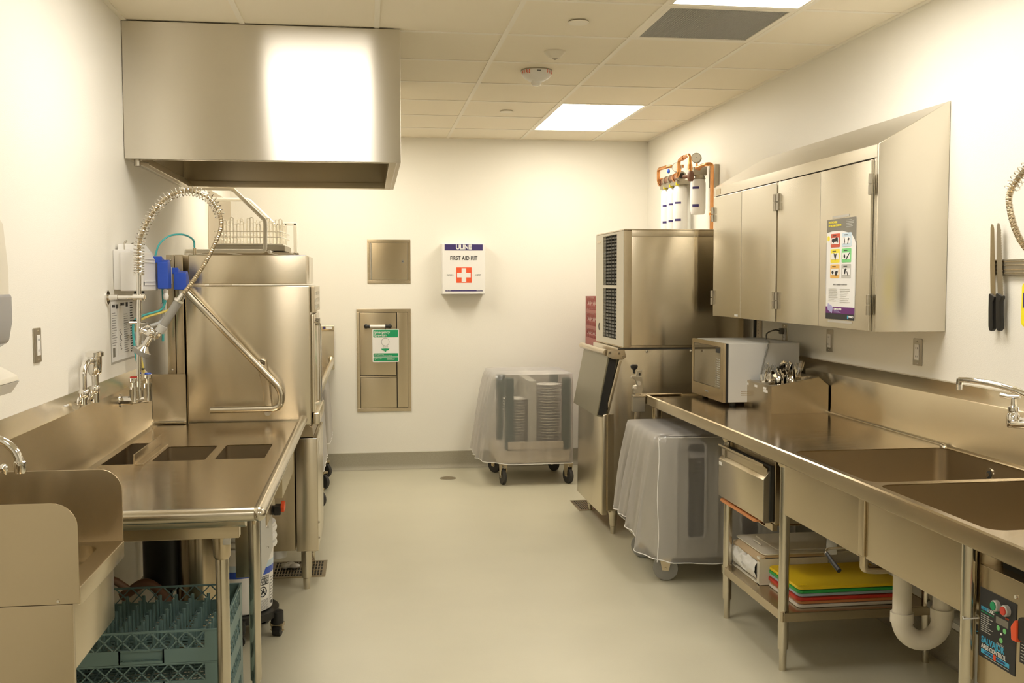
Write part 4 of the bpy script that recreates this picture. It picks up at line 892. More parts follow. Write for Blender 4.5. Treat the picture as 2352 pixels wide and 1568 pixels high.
fy('header_block', 'green', rrect(0.036, 0.239, 1.101, 1.163, 0.005, 3), y1_); fy('footer_block', 'green', rrect(0.036, 0.239, 0.942, 0.970, 0.005, 3), y1_); fy('footer_block', 'green', rrect(0.036, 0.239, 0.905, 0.938, 0.005, 3), y1_)
text('Emergency', 0.030, (0.045, y1_-0.001, 1.143), '-y', t, 'paper', align='LEFT', sx=0.95, bold=0.0003); text('Eyewash', 0.030, (0.045, y1_-0.001, 1.119), '-y', t, 'paper', align='LEFT', sx=0.95, bold=0.0003)
text('Notice Notify Please', 0.009, (0.045, y1_-0.001, 0.962), '-y', t, 'paper', align='LEFT'); text('Test All Emergency Equipment Weekly', 0.0105, (0.045, y1_-0.001, 0.951), '-y', t, 'paper', align='LEFT', sx=0.85)
text('Guardian', 0.011, (0.065, y1_-0.001, 0.924), '-y', t, 'paper', align='LEFT'); lines('small_print', 'paper', t, '-y', y1_-0.0008, 0.145, 0.215, 0.914, 0.932, 3, 0.0016)
G().tube([(0.054+0.008*math.cos(k*PI/6), y1_-0.001, 0.924+0.008*math.sin(k*PI/6)) for k in range(10)], 0.001, 4).build('logo_ring', 'paper', t)
c = (0.134, y1_-0.0008, 1.064)
G().tube([(c[0]+0.032*math.cos(k*PI/12), c[1], c[2]+0.032*math.sin(k*PI/12)) for k in range(-5, 18)]+[(c[0]+0.012, c[1], c[2]-0.036)], 0.0012, 4).build('head_outline', 'ink', t)
g_ = G()
for k in range(6): g_.box(c[0]-0.022+k*0.008, c[0]-0.018+k*0.008, c[1]-0.0005, c[1], 1.018, 1.030)
g_.build('water_drops', 'lgrey', t)
fy('basin_mark', 'green', [(0.100, 1.008), (0.134, 0.998+0.012), (0.168, 1.008), (0.160, 0.995), (0.140, 0.990), (0.140, 0.982), (0.128, 0.982), (0.128, 0.990), (0.108, 0.995)], y1_)
G().tube([(0.137, yy-0.001, 1.165), (0.137, YB-0.062, 1.192), (0.137, YB-0.045, 1.207)], 0.0015, 6).build('hanging_tie', 'black', t, smooth=True)
t = thing('first_aid_box', 'white metal first aid box with an orange red cross mounted on the back wall', 'first aid kit', (0.772, YB, 1.66))
box('box_body', 'white', t, 0.597, 0.952, YB-0.125, YB, 1.453, 1.870, 0.006)
yb = YB-0.125; X0, X1 = 0.610, 0.945
box('box_door', 'white', t, X0-0.009, X1+0.007, yb-0.010, yb, 1.457, 1.866, 0.004)
yb -= 0.010
flat('header_band', 'navy', t, '-y', yb, X0+0.010, X1-0.012, 1.812, 1.862)
text('ULINE', 0.052, (0.776, yb-0.0012, 1.838), '-y', t, 'paper', sx=0.92, bold=0.0019)
text('FIRST AID KIT', 0.046, (0.776, yb-0.0008, 1.748), '-y', t, 'ink', sx=0.80, bold=0.0008)
text('CLASS B', 0.017, (0.663, yb-0.0008, 1.612), '-y', t, 'ink', sx=0.9); text('H-8757', 0.017, (0.893, yb-0.0008, 1.612), '-y', t, 'ink', sx=0.9)
flat('red_square', 'red', t, '-y', yb, 0.714, 0.840, 1.548, 1.674)
G().prism([(0.721, 1.592), (0.758, 1.592), (0.758, 1.555), (0.796, 1.555), (0.796, 1.592), (0.833, 1.592), (0.833, 1.630), (0.796, 1.630), (0.796, 1.667), (0.758, 1.667), (0.758, 1.630), (0.721, 1.630)], 'y', yb-0.0014, yb-0.0003).build('white_cross', 'paper', t)
flat('footer_band', 'navy', t, '-y', yb, X0+0.014, X1-0.012, 1.478, 1.489)
text('ULINE.COM', 0.008, (0.645, yb-0.0012, 1.4835), '-y', t, 'paper'); text('1-800-295-5510', 0.008, (0.905, yb-0.0012, 1.4835), '-y', t, 'paper')
for z in (1.82, 1.52): G().cyl((0.955, YB-0.120, z-0.008), (0.955, YB-0.120, z+0.008), 0.004, 8).build('hinge', 'white', t, smooth=True)

# ------------------------------------------------------------------ covered plate caddy by the back wall
def plate_stack(x, y, z0, n, r, label, group, pitch=0.0215, mesh=[None]):
    out = []
    for k in range(n):
        if mesh[0] is None:
            g_ = G().lathe([(0.055, 0.0), (0.06, 0.0), (0.075, 0.004), (0.118, 0.017), (0.120, 0.019), (0.117, 0.0195), (0.07, 0.008), (0.01, 0.006)], (0, 0, 0), 'z', 28)
            o_ = g_.build('plate', 'china', None, smooth=True); mesh[0] = o_.data
        else:
            o_ = bpy.data.objects.new('plate', mesh[0]); COL.objects.link(o_)
        o_.location = (x+random.uniform(-0.002, 0.002), y+random.uniform(-0.002, 0.002), z0+k*pitch); o_.scale = (r/0.12,)*2+(1,)
        tag(o_, label, 'plate', group)
t = thing('plate_caddy', 'wheeled plate caddy under a frosted cover in front of the back wall', 'cart', (1.24, 7.95, 0))
ax0, ax1, ay0, ay1 = 0.945, 1.545, 7.66, 8.28
box('base_deck', 'beige', t, ax0+0.02, ax1-0.015, ay0+0.015, ay1, 0.165, 0.270, 0.02)
box('bumper_rail', 'beige', t, ax0+0.10, ax1-0.07, ay0-0.003, ay0+0.014, 0.275, 0.335, 0.006)
for (x, y) in ((1.06, ay0+0.04), (1.502, ay0+0.04), (1.06, ay1-0.05), (1.502, ay1-0.05)): box('corner_post', 'darkgreen', t, x-0.033, x+0.033, y-0.03, y+0.03, 0.27, 0.822, 0.012)
box('centre_divider', 'cartgrey', t, 1.205, 1.275, ay0+0.05, ay1-0.05, 0.27, 0.800, 0.012); box('rear_panel', 'cartgrey', t, 1.09, 1.47, ay1-0.04, ay1-0.02, 0.27, 0.80, 0.006)
plate_stack(1.125, 7.80, 0.272, 18, 0.105, 'white plate in the shorter stack inside the caddy by the back wall', 'plates in the shorter stack of the back caddy')
plate_stack(1.378, 7.80, 0.272, 23, 0.105, 'white plate in the taller stack inside the caddy by the back wall', 'plates in the taller stack of the back caddy')
for (x, y, a) in ((1.012, 7.715, 0.15), (1.518, 7.69, 0.35), (1.01, 8.22, 0.7), (1.50, 8.22, 0.5)): caster(t, x, y, 0.062, 0.165, a)
cover(t, 0.94, 1.552, 7.64, 8.30, 0.852, 0.165, (0.115, 0.0, 0.0, 0.0), 0.007, seed=2, hemdrop=lambda p: 0.04*max(0.0, 1-(p.x-0.93)/0.15))

# ------------------------------------------------------------------ red glass racks behind the ice machine
t = thing('rack_dolly', 'low dolly under the red glass racks behind the ice machine', 'dolly', (2.02, 8.0, 0))
box('deck', 'lgrey', t, 1.765, 2.285, 7.74, 8.26, 0.115, 0.155, 0.006)
for x in (1.83, 2.21):
    for y in (7.81, 8.19): caster(t, x, y, 0.045, 0.115, 0.4)
ord_ = ['lowest', 'second', 'third', 'fourth', 'fifth', 'sixth', 'seventh', 'eighth', 'ninth', 'topmost']
for k in range(10):
    rack('dusty red glass rack behind the ice machine, %s of the stack counted from the floor' % ord_[k], 'rackred', (2.022, 8.0, 0.157+k*0.1282), S=0.5, H=0.1275, pegs=False, group='red glass racks stacked behind the ice machine', band=0.05 if k % 3 == 1 else 0.02, nx=14)

# ------------------------------------------------------------------ ice machine: storage bin and head
iy0, iy1 = 6.05, 6.81
t = thing('ice_bin', 'stainless ice storage bin with a slanted lift door on short legs', 'ice machine', (1.75, (iy0+iy1)/2, 0.15))
G().prism([(1.440, 0.150), (1.440, 0.82), (1.515, 1.11), (1.515, 1.148), (2.20, 1.148), (2.20, 0.150)], 'y', iy0, iy1).build('bin_body', 'steel', t, bevel=0.006)
G().prism([(1.405, 0.125), (1.412, 0.745), (1.441, 0.75), (1.441, 0.125)], 'y', iy0+0.012, iy1-0.012).build('front_panel', 'steel', t, bevel=0.004)
G().prism([(1.375, 0.735), (1.433, 0.722), (1.508, 1.085), (1.448, 1.112)], 'y', iy0+0.03, iy1-0.02).build('lift_door', 'olive', t, bevel=0.004)
G().prism([(1.383, 0.745), (1.430, 0.735), (1.500, 1.078), (1.455, 1.096)], 'y', iy0+0.022, iy0+0.031).build('door_gasket', 'black', t)
G().cyl((1.437, iy0+0.03, 1.125), (1.437, iy1, 1.125), 0.020, 16).build('door_handle', 'satin', t, smooth=True)
G().prism([(1.437, 1.145), (1.54, 1.145), (1.55, 1.10), (1.53, 1.085), (1.47, 1.085), (1.43, 1.105)], 'y', iy0-0.012, iy0+0.002).build('hinge_bracket', 'satin', t, bevel=0.003)
for (x, z) in ((1.447, 1.127), (1.505, 1.122), (1.532, 1.102)): G().cyl((x, iy0-0.016, z), (x, iy0-0.010, z), 0.008, 12).build('bolt', 'chrome', t, smooth=True)
G().prism([(1.445, 0.75), (1.462, 0.82), (1.525, 1.075), (1.512, 1.075), (1.437, 0.77)], 'y', iy0-0.004, iy0+0.001).build('side_seam', 'satin', t)
G().box(1.44, 1.478, iy0-0.003, iy0+0.001, 0.155, 0.75).build('side_seam', 'satin', t)
G().box(1.50, 2.20, iy0-0.001, iy0+0.001, 1.142, 1.152).build('top_gap', 'dark', t)
for x in (1.68, 1.96): G().sphere((x, iy0-0.002, 1.132), 0.008, n=8, m=6).build('bolt', 'hinge', t, smooth=True)
for (x, y) in ((1.487, iy0+0.05), (1.487, iy1-0.05), (2.10, iy0+0.05), (2.10, iy1-0.05)):
    G().lathe([(0.031, 0.150), (0.026, 0.11), (0.020, 0.05), (0.017, 0.047), (0.016, 0.0)], (x, y, 0), 'z', 20).build('leg', 'tube', t, smooth=True)
t = thing('ice_maker_head', 'boxy stainless ice maker head with black louvred front on the ice bin', 'ice machine', (1.85, (iy0+iy1)/2, 1.153))
box('cabinet_body', 'steel', t, 1.560, 2.30, iy0+0.004, iy1, 1.165, 1.868, 0.004)
box('top_panel', 'steel', t, 1.535, 2.30, iy0, iy1, 1.868, 1.876, 0.002); box('top_trim', 'steel', t, 1.585, 2.30, iy0-0.001, iy0+0.003, 1.832, 1.868, 0.0005)
box('base_trim', 'satin', t, 1.535, 2.29, iy0+0.01, iy1, 1.152, 1.166, 0.002)
# front bezel with openings
plate('front_bezel', 'offwhite', t, [(iy0+0.005, 1.160), (iy1, 1.160), (iy1, 1.866), (iy0+0.005, 1.866)], [[(6.225, 1.195), (6.60, 1.195), (6.60, 1.515), (6.225, 1.515)], [(6.225, 1.535), (6.60, 1.535), (6.60, 1.852), (6.225, 1.852)]], 0.026, 'x', 1.547)
box('corner_trim', 'satin', t, 1.536, 1.584, iy0-0.001, iy0+0.004, 1.160, 1.866, 0.001)
G().box(1.556, 1.5585, 6.22, 6.605, 1.19, 1.856).build('grille_backing', 'dark', t)
first = None
for z0, z1 in ((1.200, 1.510), (1.540, 1.848)):
    for i in range(14):
        z = z0+(z1-z0)*(i+0.5)/14
        if first is None:
            first = G().prism([(1.537, -0.006), (1.540, -0.0085), (1.556, 0.002), (1.556, 0.0055)], 'y', 6.226, 6.599).build('louvre_slat', 'grey', None, loc=(1.55, 6.41, 0)); o_ = first
        else: o_ = bpy.data.objects.new('louvre_slat', first.data); COL.objects.link(o_)
        o_.parent = t; o_.location = Vector((1.55, 6.41, z))-wloc(t)
for y in [6.226+0.375*k/5 for k in range(1, 5)]: G().box(1.5362, 1.5385, y-0.003, y+0.003, 1.20, 1.848).build('grille_rib', 'black', t)
box('badge', 'satin', t, 1.5325, 1.534, 6.66, 6.76, 1.815, 1.828, 0.0005)
G().tube([(1.533, 6.70+0.012*math.sin(PI*k/8), 1.235+0.045*k/8) for k in range(9)], 0.003, 6).build('panel_pull', 'ink', t, smooth=True)
# feeding pipe chase behind the microwave
tag(G().box(2.19, 2.355, 6.84, 6.86, 0, 0.02).build('skirt', 'satin', None, loc=(2.27, 6.85, 0)), 'low steel strip on the floor behind the ice bin', 'strip')

# ================================================================== RIGHT WALL: water filters
t = thing('water_filter_set', 'three tall white water filter cartridges under a copper manifold on the side wall', 'water filter', (2.28, 7.45, 1.9))
FX = 2.27
for k, y in enumerate((7.60, 7.445, 7.285)):
    c = G().lathe([(0.02, 1.72), (0.045, 1.725), (0.052, 1.75), (0.053, 2.20), (0.050, 2.235), (0.038, 2.255), (0.02, 2.262)], (FX, y, 0), 'z', 28).build('cartridge', 'white', t, smooth=True)
    G().lathe([(0.040, 2.250), (0.046, 2.256), (0.046, 2.270), (0.030, 2.280)], (FX, y, 0), 'z', 20).build('filter_head', 'dull', c, smooth=True)
    for z0, z1 in ((2.123, 2.137), (1.998, 2.014)):
        v = []; 
        for i in range(7):
            a = -PI/2-0.75+0.9*i/6-0.35
            for z in (z0, z1): v.append((FX+0.0535*math.cos(a), y+0.0535*math.sin(a), z))
        G().add(v, [(2*i, 2*i+2, 2*i+3, 2*i+1) for i in range(6)]).build('blue_label', 'navy', c, smooth=True)
    G().box(FX-0.05, FX-0.025, y-0.052, y-0.045, 2.255, 2.275).build('yellow_tag', 'yellow', c)
G().cyl((2.24, 7.66, 2.315), (2.24, 7.17, 2.315), 0.026, 20).build('manifold_pipe', 'bronze', t, smooth=True)
for y in (7.66, 7.52, 7.40, 7.29, 7.17): G().cyl((2.24, y+0.012, 2.315), (2.24, y-0.012, 2.315), 0.034, 20).build('manifold_ring', 'copper' if y > 7.6 or y == 7.29 else 'dull', t, smooth=True)
G().box(2.225, 2.33, 7.22, 7.66, 2.262, 2.295).build('mounting_bar', 'dull', t)
G().cyl((2.24, 7.15, 2.315), (2.24, 7.145, 2.315), 0.020, 16).build('pipe_mouth', 'dark', t)
def gauge(x, y, z, lab):
    g_ = thing('pressure_gauge', lab, 'gauge', (x, y, z)); n = Vector((-0.45, -0.89, 0.05)).normalized()
    c = Vector((x, y, z)); G().cyl(c, c+n*0.028, 0.034, 28).build('gauge_case', 'dull', g_, smooth=True)
    G().cyl(c+n*0.0281, c+n*0.029, 0.030, 28).build('dial', 'gaugeface', g_, smooth=True)
    G().tube([c+n*0.03, c+n*0.03+Vector((0.012, 0, 0.008))], 0.0015, 5).build('needle', 'ink', g_); G().cyl(c+Vector((0, 0, -0.034)), c+Vector((0, 0, -0.06)), 0.007, 10).build('stem', 'copper', g_, smooth=True)
gauge(2.20, 7.14, 2.37, 'lower white pressure gauge over the three filter cartridges')
gauge(2.20, 6.70, 2.385, 'upper white pressure gauge above the single filter cartridge')
t = thing('copper_pipework', 'copper pipe loops linking the filter manifold to the downpipe', 'pipe', (2.25, 7.1, 2.3))
G().tube(fillet([(2.24, 7.66, 2.31), (2.20, 7.62, 2.31), (2.20, 7.62, 2.412), (2.22, 7.42, 2.412), (2.33, 7.40, 2.412)], 0.03, 5), 0.0125, 12).build('copper_pipe', 'copper', t, smooth=True)
G().tube(fillet([(2.235, 7.21, 2.33), (2.20, 7.16, 2.305), (2.20, 7.10, 2.32), (2.20, 7.10, 2.42), (2.20, 6.86, 2.43), (2.20, 6.83, 2.30)], 0.03, 5), 0.0125, 12).build('copper_pipe', 'copper', t, smooth=True)
for p, q in (((2.20, 7.10, 2.335), (2.20, 7.10, 2.36)), ((2.20, 7.02, 2.423), (2.20, 6.98, 2.425)), ((2.20, 6.845, 2.36), (2.20, 6.84, 2.33))): G().cyl(p, q, 0.017, 14).build('coupling', 'copper', t, smooth=True)
G().lathe([(0.016, 2.245), (0.022, 2.262), (0.022, 2.30), (0.015, 2.315)], (2.20, 6.83, 0), 'z', 14).cyl((2.20, 6.83, 2.278), (2.16, 6.87, 2.278), 0.012, 10).build('check_valve', 'bronze', t, smooth=True)
G().sphere((2.19, 7.32, 2.365), 0.012, 1, 1, 1.4, 10, 8).build('valve_handle', 'blue', t, smooth=True, label='small blue valve handle')
G().tube(fillet([(2.235, 6.74, 2.322), (2.20, 6.72, 2.322), (2.23, 6.60, 2.335), (2.265, 6.575, 2.335), (2.265, 6.575, 1.86)], 0.03, 5), 0.0125, 12).build('copper_pipe', 'copper', t, smooth=True)
G().lathe([(0.014, 1.995), (0.019, 2.003), (0.019, 2.012), (0.014, 2.02)], (2.265, 6.575, 0), 'z', 14).build('coupling', 'copper', t, smooth=True)
t = thing('small_water_filter', 'single white water filter cartridge beside the copper downpipe', 'water filter', (2.27, 6.88, 2.02))
G().lathe([(0.02, 2.02), (0.045, 2.022), (0.050, 2.035), (0.053, 2.06), (0.053, 2.235), (0.047, 2.262), (0.03, 2.275)], (FX, 6.88, 0), 'z', 28).build('cartridge', 'white', t, smooth=True)
G().lathe([(0.050, 2.262), (0.052, 2.268), (0.046, 2.285), (0.035, 2.295)], (FX, 6.88, 0), 'z', 20).box(FX-0.045, FX+0.05, 6.845, 6.915, 2.29, 2.345).build('filter_head', 'dull', t, smooth=True, angle=30)
for z0, z1 in ((2.195, 2.211), (2.07, 2.09)):
    v = []
    for i in range(7):
        a = -PI/2-0.75+0.9*i/6-0.35
        for z in (z0, z1): v.append((FX+0.0535*math.cos(a), 6.88+0.0535*math.sin(a), z))
    G().add(v, [(2*i, 2*i+2, 2*i+3, 2*i+1) for i in range(6)]).build('blue_label', 'navy', t, smooth=True)
G().box(2.33, 2.357, 6.70, 6.82, 2.20, 2.35).build('wall_bracket', 'dull', t)

# ------------------------------------------------------------------ wall cabinet with sloping top
CXf, cy0, cy1, cz0, cz1, czw = 2.05, 3.92, 5.91, 1.352, 2.115, 2.293
t = thing('wall_cabinet', 'long stainless wall cabinet with sloping top and four doors over the counter', 'cabinet', (2.2, 4.9, 1.35))
xi = CXf+0.022
G().prism([(CXf, cz0), (CXf, cz1), (XR-0.002, czw), (XR-0.002, cz0)], 'y', cy0, cy0+0.015).build('side_panel', 'cabsteel_lit', t, bevel=0.001, seg=1)
G().prism([(CXf, cz0), (CXf, cz1), (XR-0.002, czw), (XR-0.002, cz0)], 'y', cy1-0.015, cy1).build('side_panel', 'cabsteel_lit', t)
G().prism([(CXf, cz1-0.002), (CXf, cz1), (XR-0.002, czw), (XR-0.002, czw-0.003)], 'y', cy0+0.015, cy1-0.015).build('sloping_top', 'cabsteel_lit', t)
G().box(xi, XR-0.003, cy0+0.015, cy1-0.015, cz0+0.004, cz0+0.010).build('bottom_panel', 'cabsteel_lit', t)
G().box(xi, xi+0.002, cy0+0.015, cy1-0.015, cz0+0.01, cz1-0.01).build('front_inner', 'dark', t)
box('header_rail', 'cabsteel_lit', t, CXf, CXf+0.02, cy0+0.015, cy1-0.015, cz1-0.052, cz1-0.001, 0.001)
for y in (cy0+0.016, 4.915, cy1-0.034): box('stile', 'cabsteel_lit', t, CXf, CXf+0.02, y, y+0.018, cz0, cz1-0.053, 0.001)
ds = [(5.424, 5.874), (4.936, 5.418), (4.432, 4.912), (3.957, 4.428)]
hy = [5.880, 4.941, 4.907, 3.950]
for (a, b), h in zip(ds, hy):
    d = box('door', 'cabsteel_lit', t, CXf-0.012, CXf+0.010, a, b, cz0+0.002, cz1-0.060, 0.002)
    for z in (1.955, 1.462):
        G().cyl((CXf-0.018, h, z-0.042), (CXf-0.018, h, z-0.002), 0.009, 12).cyl((CXf-0.018, h, z+0.002), (CXf-0.018, h, z+0.042), 0.009, 12).box(CXf-0.014, CXf-0.010, h-0.004 if h < a+0.01 else h-0.022, h+0.022 if h < a+0.01 else h+0.004, z-0.042, z+0.042).build('hinge', 'hinge', d, smooth=True)
box('label_sticker', 'paper', t, CXf-0.0135, CXf-0.0125, 5.46, 5.51, 1.362, 1.374, 0.0, label='small white sticker')
box('maker_plate', 'satin', t, CXf-0.002, CXf-0.0005, 5.80, 5.87, cz1-0.045, cz1-0.012, 0.0)
# ------------------------------------------------------------------ colour chart poster on the cabinet door
px = CXf-0.0130
t = thing('cutting_board_chart', 'tall poster of six coloured cards taped to the cabinet door', 'poster', (px, 4.21, 1.6))
A0, A1, B0, B1 = 4.078, 4.352, 1.392, 1.832
def pf_(name, m, a0, a1, b0, b1, lift=0.0): return flat(name, m, t, '-x', px-lift, a0, a1, b0, b1)
flat('paper_sheet', 'paper', t, '-x', px+0.0004, A0, A1, B0, B1)
for (a0, a1, b0, b1) in ((4.14, 4.30, 1.836, 1.846), (A1, A1+0.006, 1.50, 1.73), (A0-0.006, A0, 1.50, 1.73), (4.10, 4.33, 1.378, 1.388)): pf_('tape_strip', 'tape', a0, a1, b0, b1)
G().prism([(A0, B1), (A1, B1), (A1, 1.774), (4.30, 1.780), (4.20, 1.778), (4.115, 1.762), (4.085, 1.735), (A0, 1.72)], 'x', px-0.0007, px-0.0001).build('grey_header', 'taupe', t)
text('DEPENDABLE', 0.014, (px-0.001, 4.335, 1.818), '-x', t, 'yel', align='LEFT', bold=0.0001); text('CUTTING BOARD COLOR CHART', 0.0125, (px-0.001, 4.335, 1.803), '-x', t, 'yel', align='LEFT', sx=0.65)
lines('small_print', 'lgrey', t, '-x', px-0.0006, 4.09, 4.165, 1.79, 1.825, 5, 0.0018)
cards = [('red_card', 'brickred', 0, 0), ('pale_blue_card', 'paleblue', 1, 0), ('yellow_card', 'yel', 0, 1), ('green_card', 'palegreen', 1, 1), ('orange_card', 'orangep', 0, 2), ('white_card', 'lgrey', 1, 2)]
for nme, mm, c_, r_ in cards:
    a1 = 4.312-c_*0.108; a0 = a1-0.088; b1 = 1.768-r_*0.0675; b0 = b1-0.060
    G().prism(rrect(a0, a1, b0, b1, 0.005, 3), 'x', px-0.0009, px-0.0002).build(nme, mm, t)
    pf_('card_window', 'paper', a0+0.008, a1-0.008, b0+0.014, b1-0.018, 0.0009)
    lines('card_title', 'ink', t, '-x', px-0.0009, a0+0.018, a1-0.02, b1-0.012, b1-0.006, 1, 0.003)
    yc, zc = (a0+a1)/2, (b0+b1)/2-0.002; q = px-0.0016; g_ = G()
    def blob(pts): g_.prism([(yc-p[0], zc+p[1]) for p in pts], 'x', q-0.0005, q)
    if nme == 'red_card': blob([(-0.032, 0.003), (-0.024, 0.012), (-0.012, 0.011), (0, 0.012), (0.014, 0.016), (0.026, 0.013), (0.028, -0.008), (0.022, -0.008), (0.021, -0.001), (0.010, -0.003), (-0.010, -0.003), (-0.012, -0.009), (-0.018, -0.009), (-0.019, -0.002), (-0.028, -0.004)])
    elif nme == 'yellow_card': blob([(-0.012, 0.016), (-0.006, 0.014), (0.002, 0.004), (0.010, 0.012), (0.018, 0.013), (0.014, 0.004), (0.008, -0.010), (0.003, -0.018), (0.000, -0.010), (-0.006, 0.0)])
    elif nme == 'green_card': blob([(-0.022, 0.006), (-0.012, 0.006), (-0.008, 0.0), (-0.010, -0.009), (-0.020, -0.009), (-0.024, -0.002)]); blob([(0.030, 0.014), (0.032, 0.010), (0.008, -0.012), (-0.004, -0.018), (0.000, -0.010), (0.014, 0.002)])
    elif nme == 'pale_blue_card': blob([(-0.022, 0.014), (-0.012, -0.004), (-0.02, -0.018), (-0.026, -0.016), (-0.018, -0.004), (-0.026, 0.012)]); blob([(0.010, 0.004), (0.022, 0.010), (0.030, 0.004), (0.018, -0.002), (0.014, -0.018), (0.009, -0.018), (0.012, -0.004)])
    elif nme == 'orange_card': blob([(0.002, -0.002), (0.014, 0.004), (0.030, 0.002), (0.034, 0.006), (0.028, -0.006), (0.024, -0.016), (0.008, -0.017), (0.002, -0.010)]); blob([(-0.030, 0.0), (-0.022, 0.005), (-0.012, 0.003), (-0.008, -0.004), (-0.014, -0.010), (-0.024, -0.010)])
    else: blob([(-0.018, -0.004), (-0.014, 0.008), (-0.004, 0.014), (0.010, 0.010), (0.0, 0.006), (-0.004, -0.002), (-0.006, -0.010), (-0.014, -0.010)]); blob([(0.004, 0.004), (0.014, -0.002), (0.020, -0.014), (0.016, -0.018), (0.010, -0.006)])
    g_.build('food_silhouette', 'ink', t)
G().prism([(p[0], p[1]) for p in rrect(4.322, 4.346, 1.738, 1.760, 0.010, 4)], 'x', px-0.0009, px-0.0002).build('yellow_dot', 'yel', t)
text('TIPS TO SAFEKEEP YOUR FOOD', 0.0085, (px-0.001, 4.215, 1.545), '-x', t, 'greyink', sx=1.1)
lines('small_print', 'lgrey', t, '-x', px-0.0006, 4.235, 4.325, 1.47, 1.530, 8, 0.0018, seed=5); lines('small_print', 'lgrey', t, '-x', px-0.0006, 4.115, 4.215, 1.465, 1.530, 8, 0.0018, seed=6)
pf_('purple_band', 'purple', A0, A1, 1.418, 1.447, 0.0002); pf_('black_band', 'ink', A0, A1, B0, 1.418, 0.0002)
G().prism([(4.335, 1.44), (4.33, 1.462), (4.295, 1.452), (4.278, 1.442), (4.29, 1.418), (4.33, 1.432)], 'x', px-0.0012, px-0.0005).build('lilac_flag', 'lilac', t)
text('KNIFE STYLES', 0.012, (px-0.0014, 4.270, 1.437), '-x', t, 'paper', align='LEFT', bold=0.0003); lines('small_print', 'lilac', t, '-x', px-0.0008, 4.20, 4.27, 1.421, 1.431, 2, 0.002)
pf_('footer_logo', 'cyan', 4.132, 4.142, 1.398, 1.412, 0.0006); text('WINCO', 0.013, (px-0.0014, 4.128, 1.406), '-x', t, 'paper', align='LEFT', sx=0.9, bold=0.0003)

# ------------------------------------------------------------------ outlets on the right wall
outlet('steel covered outlet with the microwave plugged in', -1, 5.555, 1.257)
outlet('bare steel covered outlet under the taped poster', -1, 4.981, 1.253)
outlet('steel covered outlet below the near end of the wall cabinet', -1, 4.128, 1.252)
# ------------------------------------------------------------------ worktop with two sinks
t = thing('sink_counter', 'long stainless counter with two deep sinks, marine edge and backsplash', 'counter', (1.95, 3.6, 0))
ZT = 0.896; fx = 1.578; ky0, ky1 = 0.9, 5.735
H1 = rrect(1.635, 2.268, 3.135, 3.765, 0.045); H2 = rrect(1.635, 2.268, 2.475, 3.095, 0.045)
plate('worktop', 'top', t, [(fx+0.02, ky0), (2.292, ky0), (2.292, ky1-0.003), (fx+0.02, ky1-0.003)], [H1, H2], 0.003, 'z', ZT)
for (a, b) in ((3.132, 3.768), (2.472, 3.098)):
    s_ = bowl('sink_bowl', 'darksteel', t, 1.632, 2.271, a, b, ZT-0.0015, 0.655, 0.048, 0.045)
    d = G().lathe([(0.022, 0.0), (0.045, 0.002), (0.045, 0.004)], (1.95, (a+b)/2, 0.6555), 'z', 20).build('strainer', 'dull', s_, smooth=True); d
ed = [(fx+0.024, ZT+0.001), (fx+0.018, ZT+0.008), (fx+0.008, ZT+0.012), (fx+0.001, ZT+0.008), (fx-0.001, ZT-0.002), (fx-0.001, 0.856), (fx+0.003, 0.852), (fx+0.012, 0.852), (fx+0.012, ZT-0.003), (fx+0.024, ZT-0.003)]
G().prism(ed, 'y', ky0, ky1).build('marine_edge', 'satin', t, smooth=True, angle=18)
ed2 = [(ky1-0.022, ZT+0.001), (ky1-0.012, ZT+0.009), (ky1-0.001, ZT+0.006), (ky1, ZT-0.004), (ky1, 0.856), (ky1-0.012, 0.856), (ky1-0.012, ZT-0.003)]
G().prism(ed2, 'x', fx+0.012, 2.29).build('end_edge', 'satin', t, smooth=True, angle=18)
bsp = [(2.290, 0.905), (2.292, 0.93), (2.292, 1.095), (2.294, 1.10), (XR-0.020, 1.148), (XR-0.001, 1.150), (XR-0.001, 0.895), (2.268, 0.8975), (2.282, 0.899)]
G().prism(bsp, 'y', ky0, 5.47).build('backsplash', 'steel', t, smooth=True, angle=25)
G().cyl((2.283, 3.78, 0.903), (2.283, 5.45, 0.903), 0.0055, 10).build('cove_bead', 'tube', t, smooth=True)
G().tube(fillet([(2.276, 3.79, 0.902), (2.270, 3.758, 0.898), (2.270, 3.757, 0.68)], 0.012, 4), 0.009, 12).build('corner_bead', 'tube', t, smooth=True)
box('front_skirt', 'satin', t, 1.608, 1.614, 3.155, 3.775, 0.645, 0.853, 0.004); box('front_skirt', 'satin', t, 1.608, 1.614, 2.556, 3.110, 0.650, 0.853, 0.004)
box('side_skirt', 'satin', t, 1.610, 2.28, 3.772, 3.777, 0.645, 0.853, 0.002)
box('divider_channel', 'satin', t, 1.600, 1.640, 3.112, 3.152, 0.655, 0.853, 0.004)
G().tube(fillet([(1.615, 3.134, 0.67), (1.615, 3.134, 0.61), (1.66, 3.134, 0.605), (2.27, 3.134, 0.605)], 0.012, 4), 0.014, 12).build('cross_brace', 'satin', t, smooth=True)
for (x, y) in ((1.635, 3.83), (1.635, 4.476), (1.64, 5.67), (1.608, 2.53), (2.25, 3.83), (2.25, 4.476), (2.25, 2.50), (2.25, 5.67)):
    leg(t, x, y, 0.860, socket=(x < 1.7 and y > 5)); 
for (x, y) in ((1.635, 3.83), (1.635, 4.476)): G().lathe([(0.024, 0.825), (0.030, 0.837), (0.030, 0.855)], (x, y, 0), 'z', 20).build('leg_socket', 'satin', t, smooth=True)
G().cyl((1.64, 5.67, 0.735), (1.64, 5.67, 0.765), 0.026, 14).build('leg_collar', 'white', t, smooth=True)
G().tube([(1.60, 2.55, 0.655), (1.584, 2.512, 0.650), (1.63, 2.508, 0.652)], 0.0022, 6).build('wire_tie', 'white', t, smooth=True)
